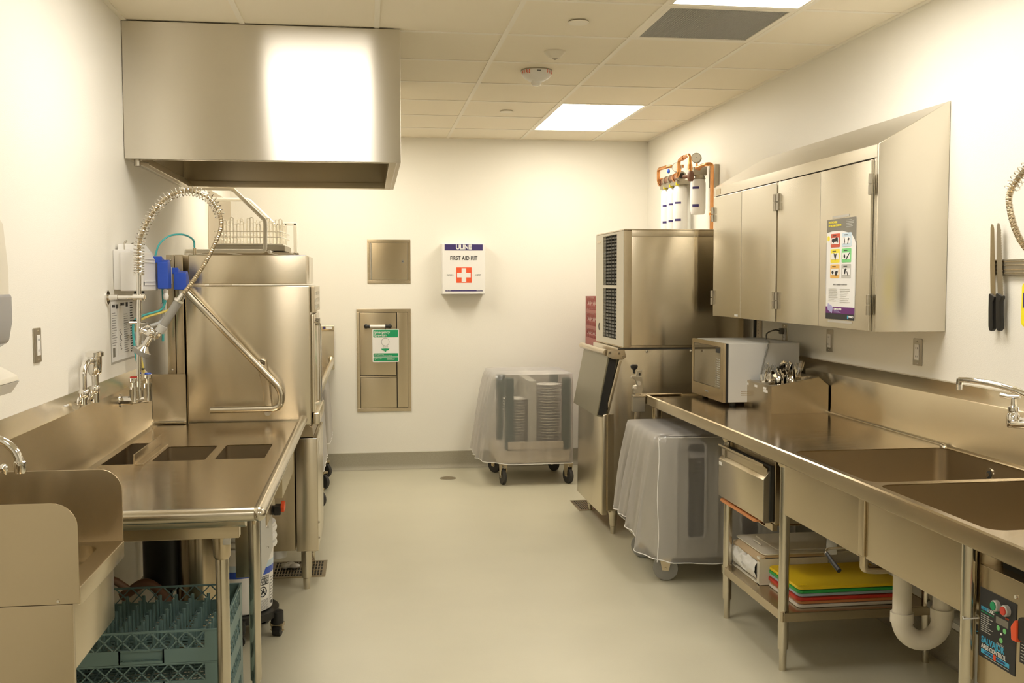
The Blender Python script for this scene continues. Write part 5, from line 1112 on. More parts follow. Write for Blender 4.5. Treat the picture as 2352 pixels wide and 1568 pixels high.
# overflow and undershelf
G().cyl((2.268, 3.46, 0.845), (2.272, 3.46, 0.845), 0.024, 24).cyl((2.262, 3.46, 0.845), (2.27, 3.46, 0.845), 0.008, 10).build('overflow_plate', 'chrome', t, smooth=True)
G().cyl((2.2665, 3.46, 0.845), (2.2675, 3.46, 0.845), 0.015, 20).build('overflow_hole', 'dark', t)
sh = G().box(1.625, 2.262, 3.80, 4.505, 0.238, 0.242).box(1.618, 1.625, 3.80, 4.505, 0.205, 0.243).box(1.625, 2.262, 3.800, 3.806, 0.205, 0.243).box(2.262, 2.268, 3.80, 4.505, 0.205, 0.243)
sh.build('undershelf', 'satin', t, bevel=0.0015)
# drawer unit
box('drawer_housing', 'satin', t, 1.645, 2.18, 3.955, 4.535, 0.560, 0.822, 0.002)
d = G().prism([(1.606, 0.566), (1.606, 0.740), (1.618, 0.752), (1.630, 0.760), (1.630, 0.566)], 'y', 3.985, 4.528).build('drawer', 'steel', t, bevel=0.002)
G().prism([(1.628, 0.752), (1.628, 0.792), (1.604, 0.808), (1.602, 0.800), (1.620, 0.786), (1.620, 0.756)], 'y', 3.985, 4.528).build('drawer_pull', 'satin', d, bevel=0.0015)
G().box(1.6305, 1.646, 3.97, 4.53, 0.57, 0.80).build('drawer_side', 'dark', d)
G().prism([(1.6, 0.563), (1.606, 0.563), (1.606, 0.745), (1.64, 0.79), (1.64, 0.563)], 'y', 3.978, 3.984).build('drawer_end', 'dull', d)
box('drawer_label', 'paper', t, 1.6045, 1.6055, 4.478, 4.518, 0.712, 0.728, 0.0, label='small white sticker')
G().prism(rrect(1.60, 2.05, 4.06, 4.50, 0.02, 3), 'z', 0.548, 0.558).build('x', 'o', None).name = 'orange_cutting_board'
ob = bpy.data.objects['orange_cutting_board']; tag(ob, 'orange cutting board stored in the slot under the drawer', 'cutting board'); 
G().box(1.64, 2.10, 4.04, 4.52, 0.532, 0.536).box(1.64, 1.66, 4.515, 4.535, 0.532, 0.56).box(1.64, 1.66, 3.965, 4.045, 0.532, 0.56).box(2.08, 2.1, 4.04, 4.52, 0.532, 0.56).build('board_rack', 'satin', t)
# ------------------------------------------------------------------ lever waste and trap
t = thing('lever_waste', 'twist lever waste handle with black grip under the first sink', 'drain lever', (1.85, 3.40, 0.62))
box('lever_plate', 'lgrey', t, 1.612, 1.650, 3.402, 3.406, 0.585, 0.655, 0.001)
G().tube(fillet([(1.95, 3.45, 0.640), (1.95, 3.41, 0.618), (1.59, 3.36, 0.618), (1.575, 3.33, 0.610)], 0.015, 4), 0.005, 10).cyl((1.95, 3.45, 0.66), (1.95, 3.45, 0.60), 0.03, 16).build('lever_rod', 'chrome', t, smooth=True)
G().tube([(1.578, 3.335, 0.612), (1.582, 3.29, 0.588), (1.586, 3.25, 0.572)], [0.006, 0.0085, 0.0085], 12).build('lever_grip', 'black', t, smooth=True)
t = thing('drain_trap', 'cream plastic drain trap bend under the second sink', 'drain pipe', (1.83, 3.1, 0.35))
G().cyl((1.790, 3.20, 0.655), (1.790, 3.20, 0.43), 0.031, 24).build('tail_pipe', 'pvc', t, smooth=True)
G().cyl((1.790, 3.20, 0.610), (1.790, 3.20, 0.565), 0.037, 24).build('slip_nut', 'pvc', t, smooth=True)
G().cyl((1.790, 3.20, 0.435), (1.790, 3.20, 0.400), 0.038, 24).build('slip_nut', 'pvc', t, smooth=True)
bend = [(1.790+0.0675*(1-math.cos(PI*k/14)), 3.20-0.02*k/14, 0.405-0.0675*math.sin(PI*k/14)) for k in range(15)]
G().tube([(1.790, 3.20, 0.415)]+bend+[(1.925, 3.18, 0.425)], 0.034, 24).build('u_bend', 'pvc', t, smooth=True)
G().cyl((1.925, 3.18, 0.415), (1.925, 3.18, 0.448), 0.038, 24).build('slip_nut', 'pvc', t, smooth=True)
G().tube(fillet([(1.925, 3.18, 0.44), (1.925, 3.18, 0.525), (2.02, 3.17, 0.540), (2.35, 3.10, 0.545)], 0.06, 6), 0.031, 24).build('outlet_elbow', 'pvc', t, smooth=True)
# lower cross rail under the sinks
t.users_collection
t2_ = thing('rear_rail', 'horizontal steel rail joining the rear legs under the sinks', 'rail', (2.25, 3.1, 0.3))
G().cyl((2.25, 3.80, 0.25), (2.25, 2.52, 0.25), 0.017, 14).cyl((2.06, 3.42, 0.65), (2.06, 3.42, 0.34), 0.014, 12).cyl((2.06, 3.42, 0.34), (2.25, 3.42, 0.34), 0.014, 12).build('rail_pipe', 'grey', t2_, smooth=True)
# ------------------------------------------------------------------ inline filter canister
t = thing('filter_canister', 'upright white filter canister with black cap behind the front leg', 'water filter', (2.02, 3.14, 0))
G().lathe([(0.055, 0.02), (0.058, 0.03), (0.058, 0.395), (0.05, 0.40)], (2.035, 3.14, 0), 'z', 32).build('canister', 'lgrey', t, smooth=True)
G().lathe([(0.0595, 0.385), (0.0595, 0.420)], (2.035, 3.14, 0), 'z', 32).build('cap_band', 'ink', t, smooth=True)
G().lathe([(0.061, 0.419), (0.062, 0.428), (0.055, 0.438), (0.02, 0.442)], (2.035, 3.14, 0), 'z', 32).build('canister_cap', 'dull', t, smooth=True)
for i, ch in enumerate('PUR  SC'):
    a = -0.95+i*0.30; R = 0.0602
    if ch != ' ': text(ch, 0.026, (2.035+R*math.sin(a), 3.14-R*math.cos(a), 0.402), '-y', t, 'cyan', rot=(PI/2, 0, a), bold=0.0004)
G().lathe([(0.0586, 0.18), (0.0586, 0.19)], (2.035, 3.14, 0), 'z', 32).build('red_stripe', 'red', t, smooth=True)
for a in (0.4, 2.2, 4.1): G().cyl((2.035+0.04*math.cos(a), 3.14+0.04*math.sin(a), 0.436), (2.035+0.04*math.cos(a), 3.14+0.04*math.sin(a), 0.446), 0.006, 8).build('bolt', 'hinge', t, smooth=True)

# ------------------------------------------------------------------ disposer control panel under the counter
t = thing('control_cabinet', 'steel control box with green and red buttons and printed black panel under the counter', 'control box', (1.72, 2.35, 0.5))
FXc = 1.622
box('cabinet_body', 'satin', t, FXc, 1.80, 2.20, 2.506, 0.475, 0.803, 0.003)
G().box(1.66, 1.78, 2.22, 2.46, 0.803, 0.893).build('mounting_strut', 'dark', t)
G().box(FXc-0.0015, FXc, 2.342, 2.497, 0.555, 0.742).build('printed_panel', 'ink', t)
q = FXc-0.0020
for y, z, mm, nm in ((2.420, 0.714, 'green', 'start_button'), (2.378, 0.714, 'redp', 'stop_button')):
    G().lathe([(0.0145, 0.0), (0.0145, -0.012), (0.012, -0.014)], (FXc, y, z), 'x', 24).build('button_ring', 'lgrey', t, smooth=True)
    G().lathe([(0.0112, -0.0135), (0.0108, -0.0165)], (FXc, y, z), 'x', 24).build(nm, mm, t, smooth=True, label='green button' if mm == 'green' else 'red button')
text('HYDRO', 0.0125, (q, 2.490, 0.688), '-x', t, 'cyan', align='LEFT', sx=0.75, bold=0.0003); text('LOGIC', 0.0125, (q, 2.461, 0.688), '-x', t, 'paper', align='LEFT', sx=0.75, bold=0.0003)
text('START', 0.0065, (q, 2.425, 0.694), '-x', t, 'green'); text('STOP', 0.0065, (q, 2.378, 0.692), '-x', t, 'red')
G().box(q-0.0004, q+0.0004, 2.435, 2.490, 0.678, 0.680).build('green_rule', 'green', t)
lines('small_print', 'lgrey', t, '-x', q+0.0004, 2.438, 2.490, 0.625, 0.674, 9, 0.0018, seed=8)
G().box(q-0.0006, q+0.0004, 2.372, 2.424, 0.668, 0.686).build('display_window', 'taupe', t)
for y, z in ((2.414, 0.657), (2.387, 0.657), (2.401, 0.628)): G().cyl((q-0.0005, y, z), (q+0.0005, y, z), 0.0068, 16).build('round_key', 'palegreen', t, smooth=True)
G().cyl((q-0.0005, 2.401, 0.645), (q+0.0005, 2.401, 0.645), 0.003, 12).build('indicator_dot', 'white', t)
lines('small_print', 'lgrey', t, '-x', q+0.0004, 2.38, 2.42, 0.611, 0.618, 2, 0.0014, seed=9)
text('SALVAJOR', 0.024, (q, 2.486, 0.603), '-x', t, 'cyan', align='LEFT', sx=0.90, bold=0.0006)
text('ARSS CONTROL', 0.0168, (q, 2.486, 0.586), '-x', t, 'paper', align='LEFT', sx=0.88, bold=0.0003)
G().box(q-0.0002, q+0.0004, 2.365, 2.486, 0.567, 0.578).build('blue_strip', 'cyan', t)
text('AUTOMATIC  REVERSING', 0.0088, (q-0.0006, 2.4255, 0.5725), '-x', t, 'navy', sx=0.9); G().box(q-0.0012, q, 2.420, 2.431, 0.566, 0.580).build('emblem', 'red', t)
lines('small_print', 'lgrey', t, '-x', q+0.0004, 2.345, 2.47, 0.559, 0.565, 1, 0.0014, seed=10)
G().lathe([(0.006, 0.0), (0.005, -0.004)], (FXc, 2.345, 0.760), 'x', 12).build('screw', 'chrome', t, smooth=True)
box('switch_base', 'black', t, FXc-0.010, FXc, 2.215, 2.300, 0.665, 0.745, 0.006); box('switch_grip', 'black', t, FXc-0.040, FXc-0.010, 2.220, 2.285, 0.672, 0.732, 0.008)
G().prism([(2.280, 0.668), (2.300, 0.668), (2.304, 0.700), (2.288, 0.722), (2.280, 0.716)], 'x', FXc-0.044, FXc-0.014).build('switch_lever', 'red', t, bevel=0.003, label='red rotary switch lever')
G().box(FXc-0.0012, FXc, 2.22, 2.325, 0.60, 0.655).build('side_notice', 'ink', t); lines('small_print', 'lgrey', t, '-x', q+0.0004, 2.23, 2.32, 0.605, 0.652, 6, 0.0018, seed=11)
G().box(FXc+0.01, FXc+0.012, 2.23, 2.44, 0.44, 0.474).build('lower_notice', 'paper', t)

# ------------------------------------------------------------------ things stored on the undershelf
bl = [('white', 'w', 'lowest of the stack'), ('orange', 'o', 'second from the bottom of the stack'), ('red', 'r', 'third from the bottom of the stack'), ('pale blue', 'b', 'between red and green boards'), ('green', 'g', 'under the yellow board'), ('yellow', 'y', 'on top of the stack')]
for k, (cn, mm, pos) in enumerate(bl):
    dx, dy = (0.0, 0.004, -0.006, 0.003, -0.002, 0.0)[k], (0.0, 0.003, -0.004, 0.005, -0.002, 0.0)[k]
    z = 0.2435+k*0.0148
    t = thing('cutting_board', '%s plastic cutting board on the undershelf, %s' % (cn, pos), 'cutting board', (1.93, 4.0, z), 'cutting boards stacked on the undershelf')
    g_ = G().prism([(p[0]+dx, p[1]+dy) for p in rrect(1.705, 2.160, 3.845, 4.165, 0.022, 4)], 'z', z, z+0.0128); g_.build('board', mm, t, bevel=0.003)
    if k == 5:
        for (x, y) in ((1.735, 3.87), (2.13, 3.87), (1.735, 4.14), (2.13, 4.14)): 
            for j in range(3): G().tube([(x-0.012+j*0.008+0.01*math.sin(a), y-0.008+0.016*a/3, z+0.0128) for a in (0, 1, 2, 3)], 0.0014, 5).build('corner_grip', mm, t, smooth=True)
t = thing('bag_box', 'torn cardboard box of clear plastic bags on the undershelf', 'box', (1.85, 4.35, 0.243))
G().box(1.668, 1.676, 4.17, 4.20, 0.2435, 0.365).box(1.668, 1.98, 4.168, 4.172, 0.2435, 0.358).box(1.668, 1.98, 4.488, 4.492, 0.2435, 0.362).box(1.668, 1.98, 4.17, 4.49, 0.2435, 0.247).box(1.976, 1.98, 4.17, 4.49, 0.2435, 0.36).build('carton', 'offwhite', t)
G().prism([(1.664, 0.352), (1.700, 0.372), (1.97, 0.372), (1.97, 0.360), (1.70, 0.362), (1.668, 0.344)], 'y', 4.17, 4.49).build('flap', 'cardboard', t)
g_ = G(); nx_, ny_ = 16, 20; v = []
for i in range(nx_):
    for j in range(ny_):
        a = PI*i/(nx_-1); y = 4.195+0.285*j/(ny_-1); w = 0.012*noise.noise(Vector((i*0.45, j*0.5, 1.0)))
        v.append((1.70-(0.045*math.sin(a)+w*1.4), y, 0.300-0.052*math.cos(a)+w))
g_.add(v, [(i*ny_+j, i*ny_+j+1, (i+1)*ny_+j+1, (i+1)*ny_+j) for i in range(nx_-1) for j in range(ny_-1)]).build('plastic_bags', 'film', t, smooth=True, angle=80)
G().box(1.70, 1.97, 4.185, 4.485, 0.25, 0.35).build('bag_bulk', 'film', t, bevel=0.01)
t = thing('pan_cover', 'translucent white food pan cover lying on the torn cardboard box', 'pan cover', (1.95, 4.34, 0.375))
G().prism(rrect(1.685, 2.215, 4.165, 4.515, 0.025, 4), 'z', 0.374, 0.379).build('lid_sheet', 'offwhite', t, bevel=0.001)
G().prism(rrect(1.765, 2.135, 4.205, 4.475, 0.02, 4), 'z', 0.379, 0.386).build('raised_centre', 'offwhite', t, bevel=0.003)
G().tube(fillet([(1.728, 4.30, 0.384), (1.722, 4.345, 0.390), (1.728, 4.39, 0.384)], 0.01, 3), 0.0035, 8).build('lid_handle', 'offwhite', t, smooth=True)
t = thing('clear_bin', 'pale translucent bin standing behind the cutting boards', 'bin', (2.1, 4.35, 0.243))
G().prism([(2.0, 0.2435), (1.992, 0.37), (2.258, 0.37), (2.25, 0.2435)], 'y', 4.20, 4.49).build('bin_body', 'offwhite', t, bevel=0.01)

# ------------------------------------------------------------------ covered plate cart under the counter
t = thing('plate_cart', 'grey wheeled plate cart under a frosted cover half below the counter', 'cart', (1.82, 5.3, 0))
bx0, bx1, by0, by1 = 1.47, 2.17, 5.02, 5.61
slots = [rrect(1.612, 1.712, 0.235, 0.735, 0.022, 4), rrect(1.905, 2.005, 0.235, 0.735, 0.022, 4)]
plate('front_shell', 'cartgrey', t, [(bx0, 0.165), (bx1, 0.165), (bx1, 0.755), (bx0, 0.755)], slots, 0.02, 'y', by0+0.01)
for s in slots: G().tube([(p[0], by0-0.002, p[1]) for p in s]+[(s[0][0], by0-0.002, s[0][1])], 0.009, 8).build('slot_frame', 'lgrey', t, smooth=True)
box('side_shell', 'cartgrey', t, bx0, bx0+0.02, by0+0.021, by1, 0.165, 0.755, 0.004); box('side_shell', 'cartgrey', t, bx1-0.02, bx1, by0+0.021, by1, 0.165, 0.755, 0.004)
box('rear_shell', 'cartgrey', t, bx0+0.021, bx1-0.021, by1-0.02, by1, 0.165, 0.755, 0.004)
for x in (1.555, 1.775, 1.83, 2.07): G().cyl((x, by0+0.0, 0.16), (x, by0+0.0, 0.75), 0.014, 12).build('shell_rib', 'cartgrey', t, smooth=True)
box('base_deck', 'cartgrey', t, bx0-0.01, bx1+0.01, by0-0.01, by1+0.005, 0.135, 0.172, 0.008)
for (x, y, a, r) in ((1.527, 5.10, 1.25, 0.066), (1.527, 5.55, 1.1, 0.066), (2.10, 5.10, 0.8, 0.066), (2.10, 5.55, 0.9, 0.066)): caster(t, x, y, r, 0.14, a, 'grey', w=0.032)
plate_stack(1.662, 5.17, 0.175, 22, 0.112, 'white plate inside the cart under the counter, stack behind its first window slot', 'plates behind the first slot of the counter cart')
plate_stack(1.955, 5.17, 0.175, 22, 0.112, 'white plate inside the cart under the counter, stack behind its second window slot', 'plates behind the second slot of the counter cart')
cv, vv, NN, lv = cover(t, 1.445, 2.195, 4.985, 5.635, 0.775, 0.130, (0.075, 0.0, 0.004, 0.0), 0.010, seed=5, hemdrop=lambda p: 0.17*max(0.0, 1-(p.x-1.44)/0.12)*min(1.0, (p.y-4.98)/0.35+0.15)-0.02*math.sin(min(1, max(0, (p.x-1.5)/0.6))*PI))
# white piped seam down the near corner and along the top edge
seam = [(1.448+0.004*math.sin(k), 4.978, 0.77-0.64*k/10) for k in range(11)]
G().tube(seam, 0.0025, 6).build('cover_seam', 'white', cv, smooth=True); G().tube([(1.45, 4.981, 0.768), (1.60, 4.980, 0.766), (2.19, 4.980, 0.765)], 0.0016, 6).build('cover_seam', 'white', cv, smooth=True)

# ------------------------------------------------------------------ can opener on the counter corner
t = thing('can_opener', 'table mounted can opener with black knob at the far counter corner', 'can opener', (1.53, 5.74, 0.9))
cyo = 5.70
box('mounting_clamp', 'dull', t, 1.500, 1.573, cyo-0.02, cyo+0.025, 0.810, 0.905, 0.003)
G().box(1.500, 1.575, cyo-0.03, cyo+0.03, 0.898, 0.904).box(1.55, 1.80, cyo+0.0, cyo+0.028, 0.9055, 0.910).build('base_plate', 'satin', t, bevel=0.002)
box('upright_bar', 'satin', t, 1.515, 1.545, cyo-0.012, cyo+0.012, 0.60, 0.94, 0.002)
G().prism([(1.510, 0.915), (1.555, 0.915), (1.560, 0.955), (1.555, 1.015), (1.495, 1.018), (1.490, 1.005), (1.515, 0.995), (1.525, 0.965), (1.505, 0.960), (1.500, 0.940), (1.512, 0.935)], 'y', cyo-0.015, cyo+0.015).build('cutter_head', 'hinge', t, bevel=0.003)
G().prism([(1.518, 1.015), (1.530, 1.050), (1.555, 1.050), (1.555, 1.018)], 'y', cyo-0.01, cyo+0.01).build('bracket', 'hinge', t, bevel=0.002)
G().cyl((1.535, cyo-0.012, 0.975), (1.535, cyo-0.024, 0.975), 0.012, 14).cyl((1.512, cyo-0.012, 0.95), (1.512, cyo-0.022, 0.95), 0.009, 14).build('drive_gear', 'chrome', t, smooth=True)
G().cyl((1.54, cyo, 1.018), (1.54, cyo, 1.035), 0.012, 12).build('knob_nut', 'black', t, smooth=True)
G().lathe([(0.006, 1.035), (0.008, 1.05), (0.020, 1.062), (0.022, 1.074), (0.015, 1.082)], (1.510, cyo, 0), 'z', 18).cyl((1.512, cyo, 1.03), (1.510, cyo, 1.05), 0.005, 8).build('knob', 'black', t, smooth=True, label='black knob')

# ------------------------------------------------------------------ microwave
t = thing('microwave', 'silver microwave with mirrored door standing on the counter', 'microwave', (2.04, 5.42, 0.9))
mx0, mx1, my0, my1, mz0, mz1 = 1.880, 2.275, 5.165, 5.690, 0.918, 1.232
box('case', 'lgrey', t, mx0, mx1, my0, my1, mz0, mz1, 0.004)
box('door_gap', 'black', t, mx0-0.014, mx0+0.0, my0+0.002, my1-0.002, mz0+0.002, mz1-0.002, 0.0)
plate('door_frame', 'satin', t, [(my0, mz0), (my1, mz0), (my1, mz1), (my0, mz1)], [[(my0+0.045, mz0+0.068), (my1-0.022, mz0+0.068), (my1-0.022, mz1-0.022), (my0+0.045, mz1-0.022)]], 0.014, 'x', mx0-0.021)
G().box(mx0-0.024, mx0-0.020, my0+0.048, my1-0.024, mz0+0.070, mz1-0.024).build('door_window', 'glass', t)
G().box(mx0-0.0290, mx0-0.0278, my0+0.022, my0+0.045, mz0+0.010, mz0+0.062).build('keypad', 'satin', t)
G().box(mx0-0.0285, mx0-0.0278, my0+0.046, my0+0.128, mz0+0.069, mz1-0.023).build('touch_panel', 'glass', t)
g_ = G()
for i in range(13):
    for j in range(3): g_.box(mx0-0.0292, mx0-0.0286, my0+0.058+j*0.022, my0+0.070+j*0.022, mz0+0.078+i*0.012, mz0+0.083+i*0.012)
g_.build('key_legends', 'lgrey', t)
G().box(mx0-0.0292, mx0-0.0286, my0+0.055, my0+0.12, mz1-0.055, mz1-0.030).build('clock_window', 'ink', t)
text('PANASONIC', 0.012, (mx0-0.0285, (my0+my1)/2, mz0+0.034), '-x', t, 'greyink', sx=0.8)
for z in (0.955, 0.965, 0.975): G().box(mx0+0.07, mx0+0.14, my0-0.0012, my0+0.001, z, z+0.003).build('vent_slot', 'satin', t)
for (x, y) in ((mx0+0.04, my0+0.04), (mx1-0.04, my0+0.04), (mx0+0.04, my1-0.04), (mx1-0.04, my1-0.04)): G().cyl((x, y, ZT+0.002), (x, y, mz0+0.001), 0.018, 14).build('foot', 'black', t, smooth=True)
t = thing('power_cord', 'grey microwave power cord with dark plug in the wall outlet', 'cord', (XR-0.02, 5.56, 1.27))
cd = spline([(XR-0.030, 5.56, 1.275), (XR-0.065, 5.55, 1.282), (2.235, 5.52, 1.265), (2.215, 5.48, 1.235), (2.18, 5.40, 1.2365), (2.15, 5.30, 1.2365), (2.115, 5.20, 1.2365), (2.095, 5.158, 1.215), (2.07, 5.150, 1.14), (2.05, 5.148, 1.04), (2.045, 5.15, 0.96), (2.06, 5.20, 0.90)][:11], 8)
G().tube(cd, 0.0042, 8).build('cable', 'cord', t, smooth=True)
G().prism([(5.545, 1.258), (5.575, 1.258), (5.575, 1.292), (5.545, 1.292)], 'x', XR-0.034, XR-0.0098).build('plug', 'cord', t, bevel=0.005)
# ------------------------------------------------------------------ yardstick and bracket behind the microwave
t = thing('wall_stick', 'pale strip with black cable beside it on the wall behind the microwave', 'ruler', (2.30, 6.0, 1.1))
box('strip', 'beige', t, XR-0.012, XR-0.002, 5.90, 5.965, 0.92, 1.40, 0.002)
g_ = G()
for k in range(18): g_.box(XR-0.0126, XR-0.012, 5.925, 5.940 if k % 2 else 5.948, 1.02+k*0.02, 1.024+k*0.02)
g_.build('printed_marks', 'greyink', t)
G().tube([(XR-0.012, 5.990, 1.42), (XR-0.012, 5.990, 1.20)], 0.010, 10).build('black_cable', 'black', t, smooth=True)
G().tube([(XR-0.015, 6.16, 1.185), (XR-0.015, 5.93, 1.185)], 0.016, 14).build('cross_pipe', 'beige', t, smooth=True)

# ------------------------------------------------------------------ cutlery holder
t = thing('cutlery_holder', 'stainless six hole cutlery holder with sloped top on the counter', 'cutlery holder', (2.13, 5.0, ZT+0.002))
qx0, qx1, qy0, qy1, qb = 1.985, 2.285, 4.835, 5.205, ZT+0.0018
prof = [(qx0, qb), (qx0, 1.036), (2.235, 1.080), (qx1, 1.040), (qx1, qb)]
for y in (qy0, qy1-0.002): G().prism(prof, 'y', y, y+0.002).build('side_wall', 'satin', t)
G().box(qx0, qx0+0.002, qy0+0.002, qy1-0.002, qb, 1.036).box(qx1-0.002, qx1, qy0+0.002, qy1-0.002, qb, 1.04).box(qx0+0.002, qx1-0.002, qy0+0.002, qy1-0.002, qb, qb+0.002).build('wall_sheet', 'satin', t)
sl = math.atan2(1.080-1.036, 2.235-qx0); Lp = math.hypot(0.044, 2.235-qx0)
hc = [(0.065, qy0+0.068+k*0.117) for k in range(3)]+[(0.188, qy0+0.068+k*0.117) for k in range(3)]
circ = lambda c, r, n=28: [(c[0]+r*math.cos(2*PI*k/n), c[1]+r*math.sin(2*PI*k/n)) for k in range(n)]
tp = plate('perforated_top', 'satin', t, [(0, qy0), (Lp, qy0), (Lp, qy1), (0, qy1)], [circ(c, 0.052) for c in hc], 0.0015, 'z', 0)
tp.data.transform(Matrix.Translation(-wloc(t)).inverted() if False else Matrix.Identity(4))
tp.data.transform(Matrix.Translation(Vector((qx0, 0, 1.036))-wloc(t)) @ Matrix.Rotation(-sl, 4, 'Y') @ Matrix.Translation(wloc(t)))
G().prism([(2.235, 1.080), (qx1, 1.040), (qx1, 1.038), (2.234, 1.078)], 'y', qy0, qy1).build('rear_slope', 'satin', t)
def topz(s, y): return Vector((qx0+s*math.cos(sl), y, 1.036+s*math.sin(sl)))
for c in hc:
    p = topz(c[0], c[1]); q_ = p-Vector((0, 0, 0.10)); n_ = 24; v = []
    for (ctr, r, dz) in ((p, 0.052, 0.0), (p, 0.049, -0.003), (p, 0.046, -0.10)):
        for k in range(n_): a = 2*PI*k/n_; v.append((ctr.x+r*math.cos(a), ctr.y+r*math.sin(a), ctr.z+dz+(r*math.cos(a)*math.tan(sl) if dz > -0.05 else 0)))
    g_ = G().add(v, [(i*n_+k, i*n_+(k+1) % n_, (i+1)*n_+(k+1) % n_, (i+1)*n_+k) for i in range(2) for k in range(n_)]+[tuple(range(2*n_, 3*n_))]); g_.build('cylinder_insert', 'satin', t, smooth=True)
for y, lb in ((5.165, 'label_sticker'), (5.045, 'label_sticker'), (4.925, 'label_sticker'), (4.915, 'label_sticker')):
    z = 1.018 if lb and y != 4.915 else 1.004
    box(lb, 'paper', t, qx0-0.0008, qx0-0.0001, y-0.020 if y != 4.915 else y-0.03, y+0.016 if y != 4.915 else y+0.024, z-0.006, z+0.006, 0.0, label='white sticker')
# cutlery: one fork, one spoon, one knife built, the rest are copies
def fork():
    t = thing('fork', 'x', 'fork', (0, 0, 0)); G().prism([(-0.004, 0), (0.004, 0), (0.0025, 0.10), (0.0035, 0.13), (-0.0035, 0.13), (-0.0025, 0.10)], 'y', -0.001, 0.001).build('handle', 'chrome', t)
    g_ = G().prism([(-0.0035, 0.13), (0.0035, 0.13), (0.011, 0.148), (-0.011, 0.148)], 'y', -0.001, 0.001)
    for k in range(4): g_.box(-0.011+k*0.0065, -0.0085+k*0.0065, -0.001, 0.001, 0.148, 0.185)
    g_.build('tines', 'chrome', t); return t
def spoon():
    t = thing('spoon', 'x', 'spoon', (0, 0, 0)); G().prism([(-0.004, 0), (0.004, 0), (0.0025, 0.10), (0.003, 0.132), (-0.003, 0.132), (-0.0025, 0.10)], 'y', -0.001, 0.001).build('handle', 'chrome', t)
    g_ = G(); n = 16; v = []
    for i in range(1, 6):
        for k in range(n): a = 2*PI*k/n; v.append((0.018*i/5*math.cos(a), 0.007*(1-(i/5)**2), 0.156+0.027*i/5*math.sin(a)))
    g_.add(v, [(i*n+k, i*n+(k+1) % n, (i+1)*n+(k+1) % n, (i+1)*n+k) for i in range(4) for k in range(n)]+[tuple(range(n))]); g_.build('spoon_bowl', 'chrome', t, smooth=True); return t
def tknife():
    t = thing('table_knife', 'x', 'knife', (0, 0, 0)); G().prism([(-0.006, 0.10), (0.006, 0.10), (0.010, 0.175), (0.006, 0.200), (-0.004, 0.205), (-0.007, 0.20)], 'y', -0.001, 0.001).build('handle', 'chrome', t, bevel=0.0005, seg=1)
    G().prism([(-0.005, 0.0), (0.007, 0.01), (0.007, 0.10), (-0.005, 0.10)], 'y', -0.0006, 0.0006).build('blade', 'chrome', t); return t
rnd = random.Random(3)
def fill(proto, c, n, lab, grp, lean, up_=0.02, spread=0.6):
    for i in range(n):
        o_ = proto if (i == 0 and not proto.get('used')) else copy_tree(proto)
        if i == 0: proto['used'] = 1
        p = topz(c[0], c[1])-Vector((0, 0, 0.088)); a = rnd.uniform(0, 2*PI); 
        o_.location = p+Vector((0.018*math.cos(a), 0.018*math.sin(a), up_+rnd.uniform(-0.004, 0.012)))
        o_.rotation_euler = (lean[0]+rnd.uniform(-0.12, 0.12), lean[1]+rnd.uniform(-0.12, 0.12), rnd.uniform(0, 3) if spread > 0.5 else rnd.uniform(-0.3, 0.3))
        tag(o_, lab, None, grp)
    return
F, S_, K = fork(), spoon(), tknife()
fill(F, hc[2], 6, 'small fork standing upright in the far front hole of the cutlery holder', 'forks in the far front hole', (0.2, -0.1), -0.02)
fill(F, hc[1], 7, 'fork lying low in the middle front hole of the cutlery holder', 'forks in the middle front hole', (0.15, 0.1), -0.065)
fill(S_, hc[0], 7, 'spoon lying low in the near front hole of the cutlery holder', 'spoons in the near front hole', (0.1, -0.15), -0.062)
fill(S_, hc[5], 9, 'spoon clustered upright in the far back hole of the cutlery holder', 'spoons in the far back hole', (0.15, -0.1), -0.025)
fill(K, hc[4], 9, 'table knife leaning handle up in the middle back hole of the cutlery holder', 'table knives in the middle back hole', (0.30, -0.42), -0.045, spread=0.2)
fill(F, hc[4], 4, 'fork standing among the table knives of the cutlery holder', 'forks among the table knives', (0.2, -0.1), -0.02)
del F['used'], S_['used'], K['used']

# ------------------------------------------------------------------ swing faucet on the backsplash
t = thing('wall_faucet', 'chrome swing spout faucet on the backsplash above the sinks', 'faucet', (2.28, 3.2, 1.08))
G().tube(spline([(2.19, 3.055, 1.135), (2.175, 3.06, 1.165), (2.13, 3.10, 1.195), (2.09, 3.17, 1.213), (2.06, 3.25, 1.218), (2.045, 3.305, 1.216)], 8), [0.0125-0.003*i/40 for i in range(41)], 14).build('swing_spout', 'chrome', t, smooth=True)
G().tube([(2.045, 3.303, 1.219), (2.045, 3.306, 1.20)], 0.0105, 14).cyl((2.045, 3.306, 1.203), (2.045, 3.306, 1.180), 0.0105, 14).build('aerator', 'chrome', t, smooth=True)
G().lathe([(0.016, 1.070), (0.019, 1.08), (0.019, 1.11), (0.014, 1.125), (0.014, 1.142), (0.017, 1.144), (0.017, 1.152)], (2.19, 3.055, 0), 'z', 20).build('spout_base', 'chrome', t, smooth=True)
G().tube(fillet([(2.235, 3.235, 1.075), (2.20, 3.23, 1.068), (2.19, 3.055, 1.085), (2.19, 2.90, 1.075)], 0.03, 5), 0.0155, 14).build('bridge', 'chrome', t, smooth=True)
G().lathe([(0.018, 1.055), (0.021, 1.062), (0.020, 1.10), (0.014, 1.108), (0.018, 1.112), (0.018, 1.125), (0.009, 1.13), (0.008, 1.155)], (2.205, 3.235, 0), 'z', 18).build('valve_body', 'chrome', t, smooth=True)
G().tube([(2.215, 3.215, 1.163), (2.195, 3.25, 1.160), (2.185, 3.275, 1.163)], [0.006, 0.008, 0.010], 12).build('lever_handle', 'chrome', t, smooth=True)
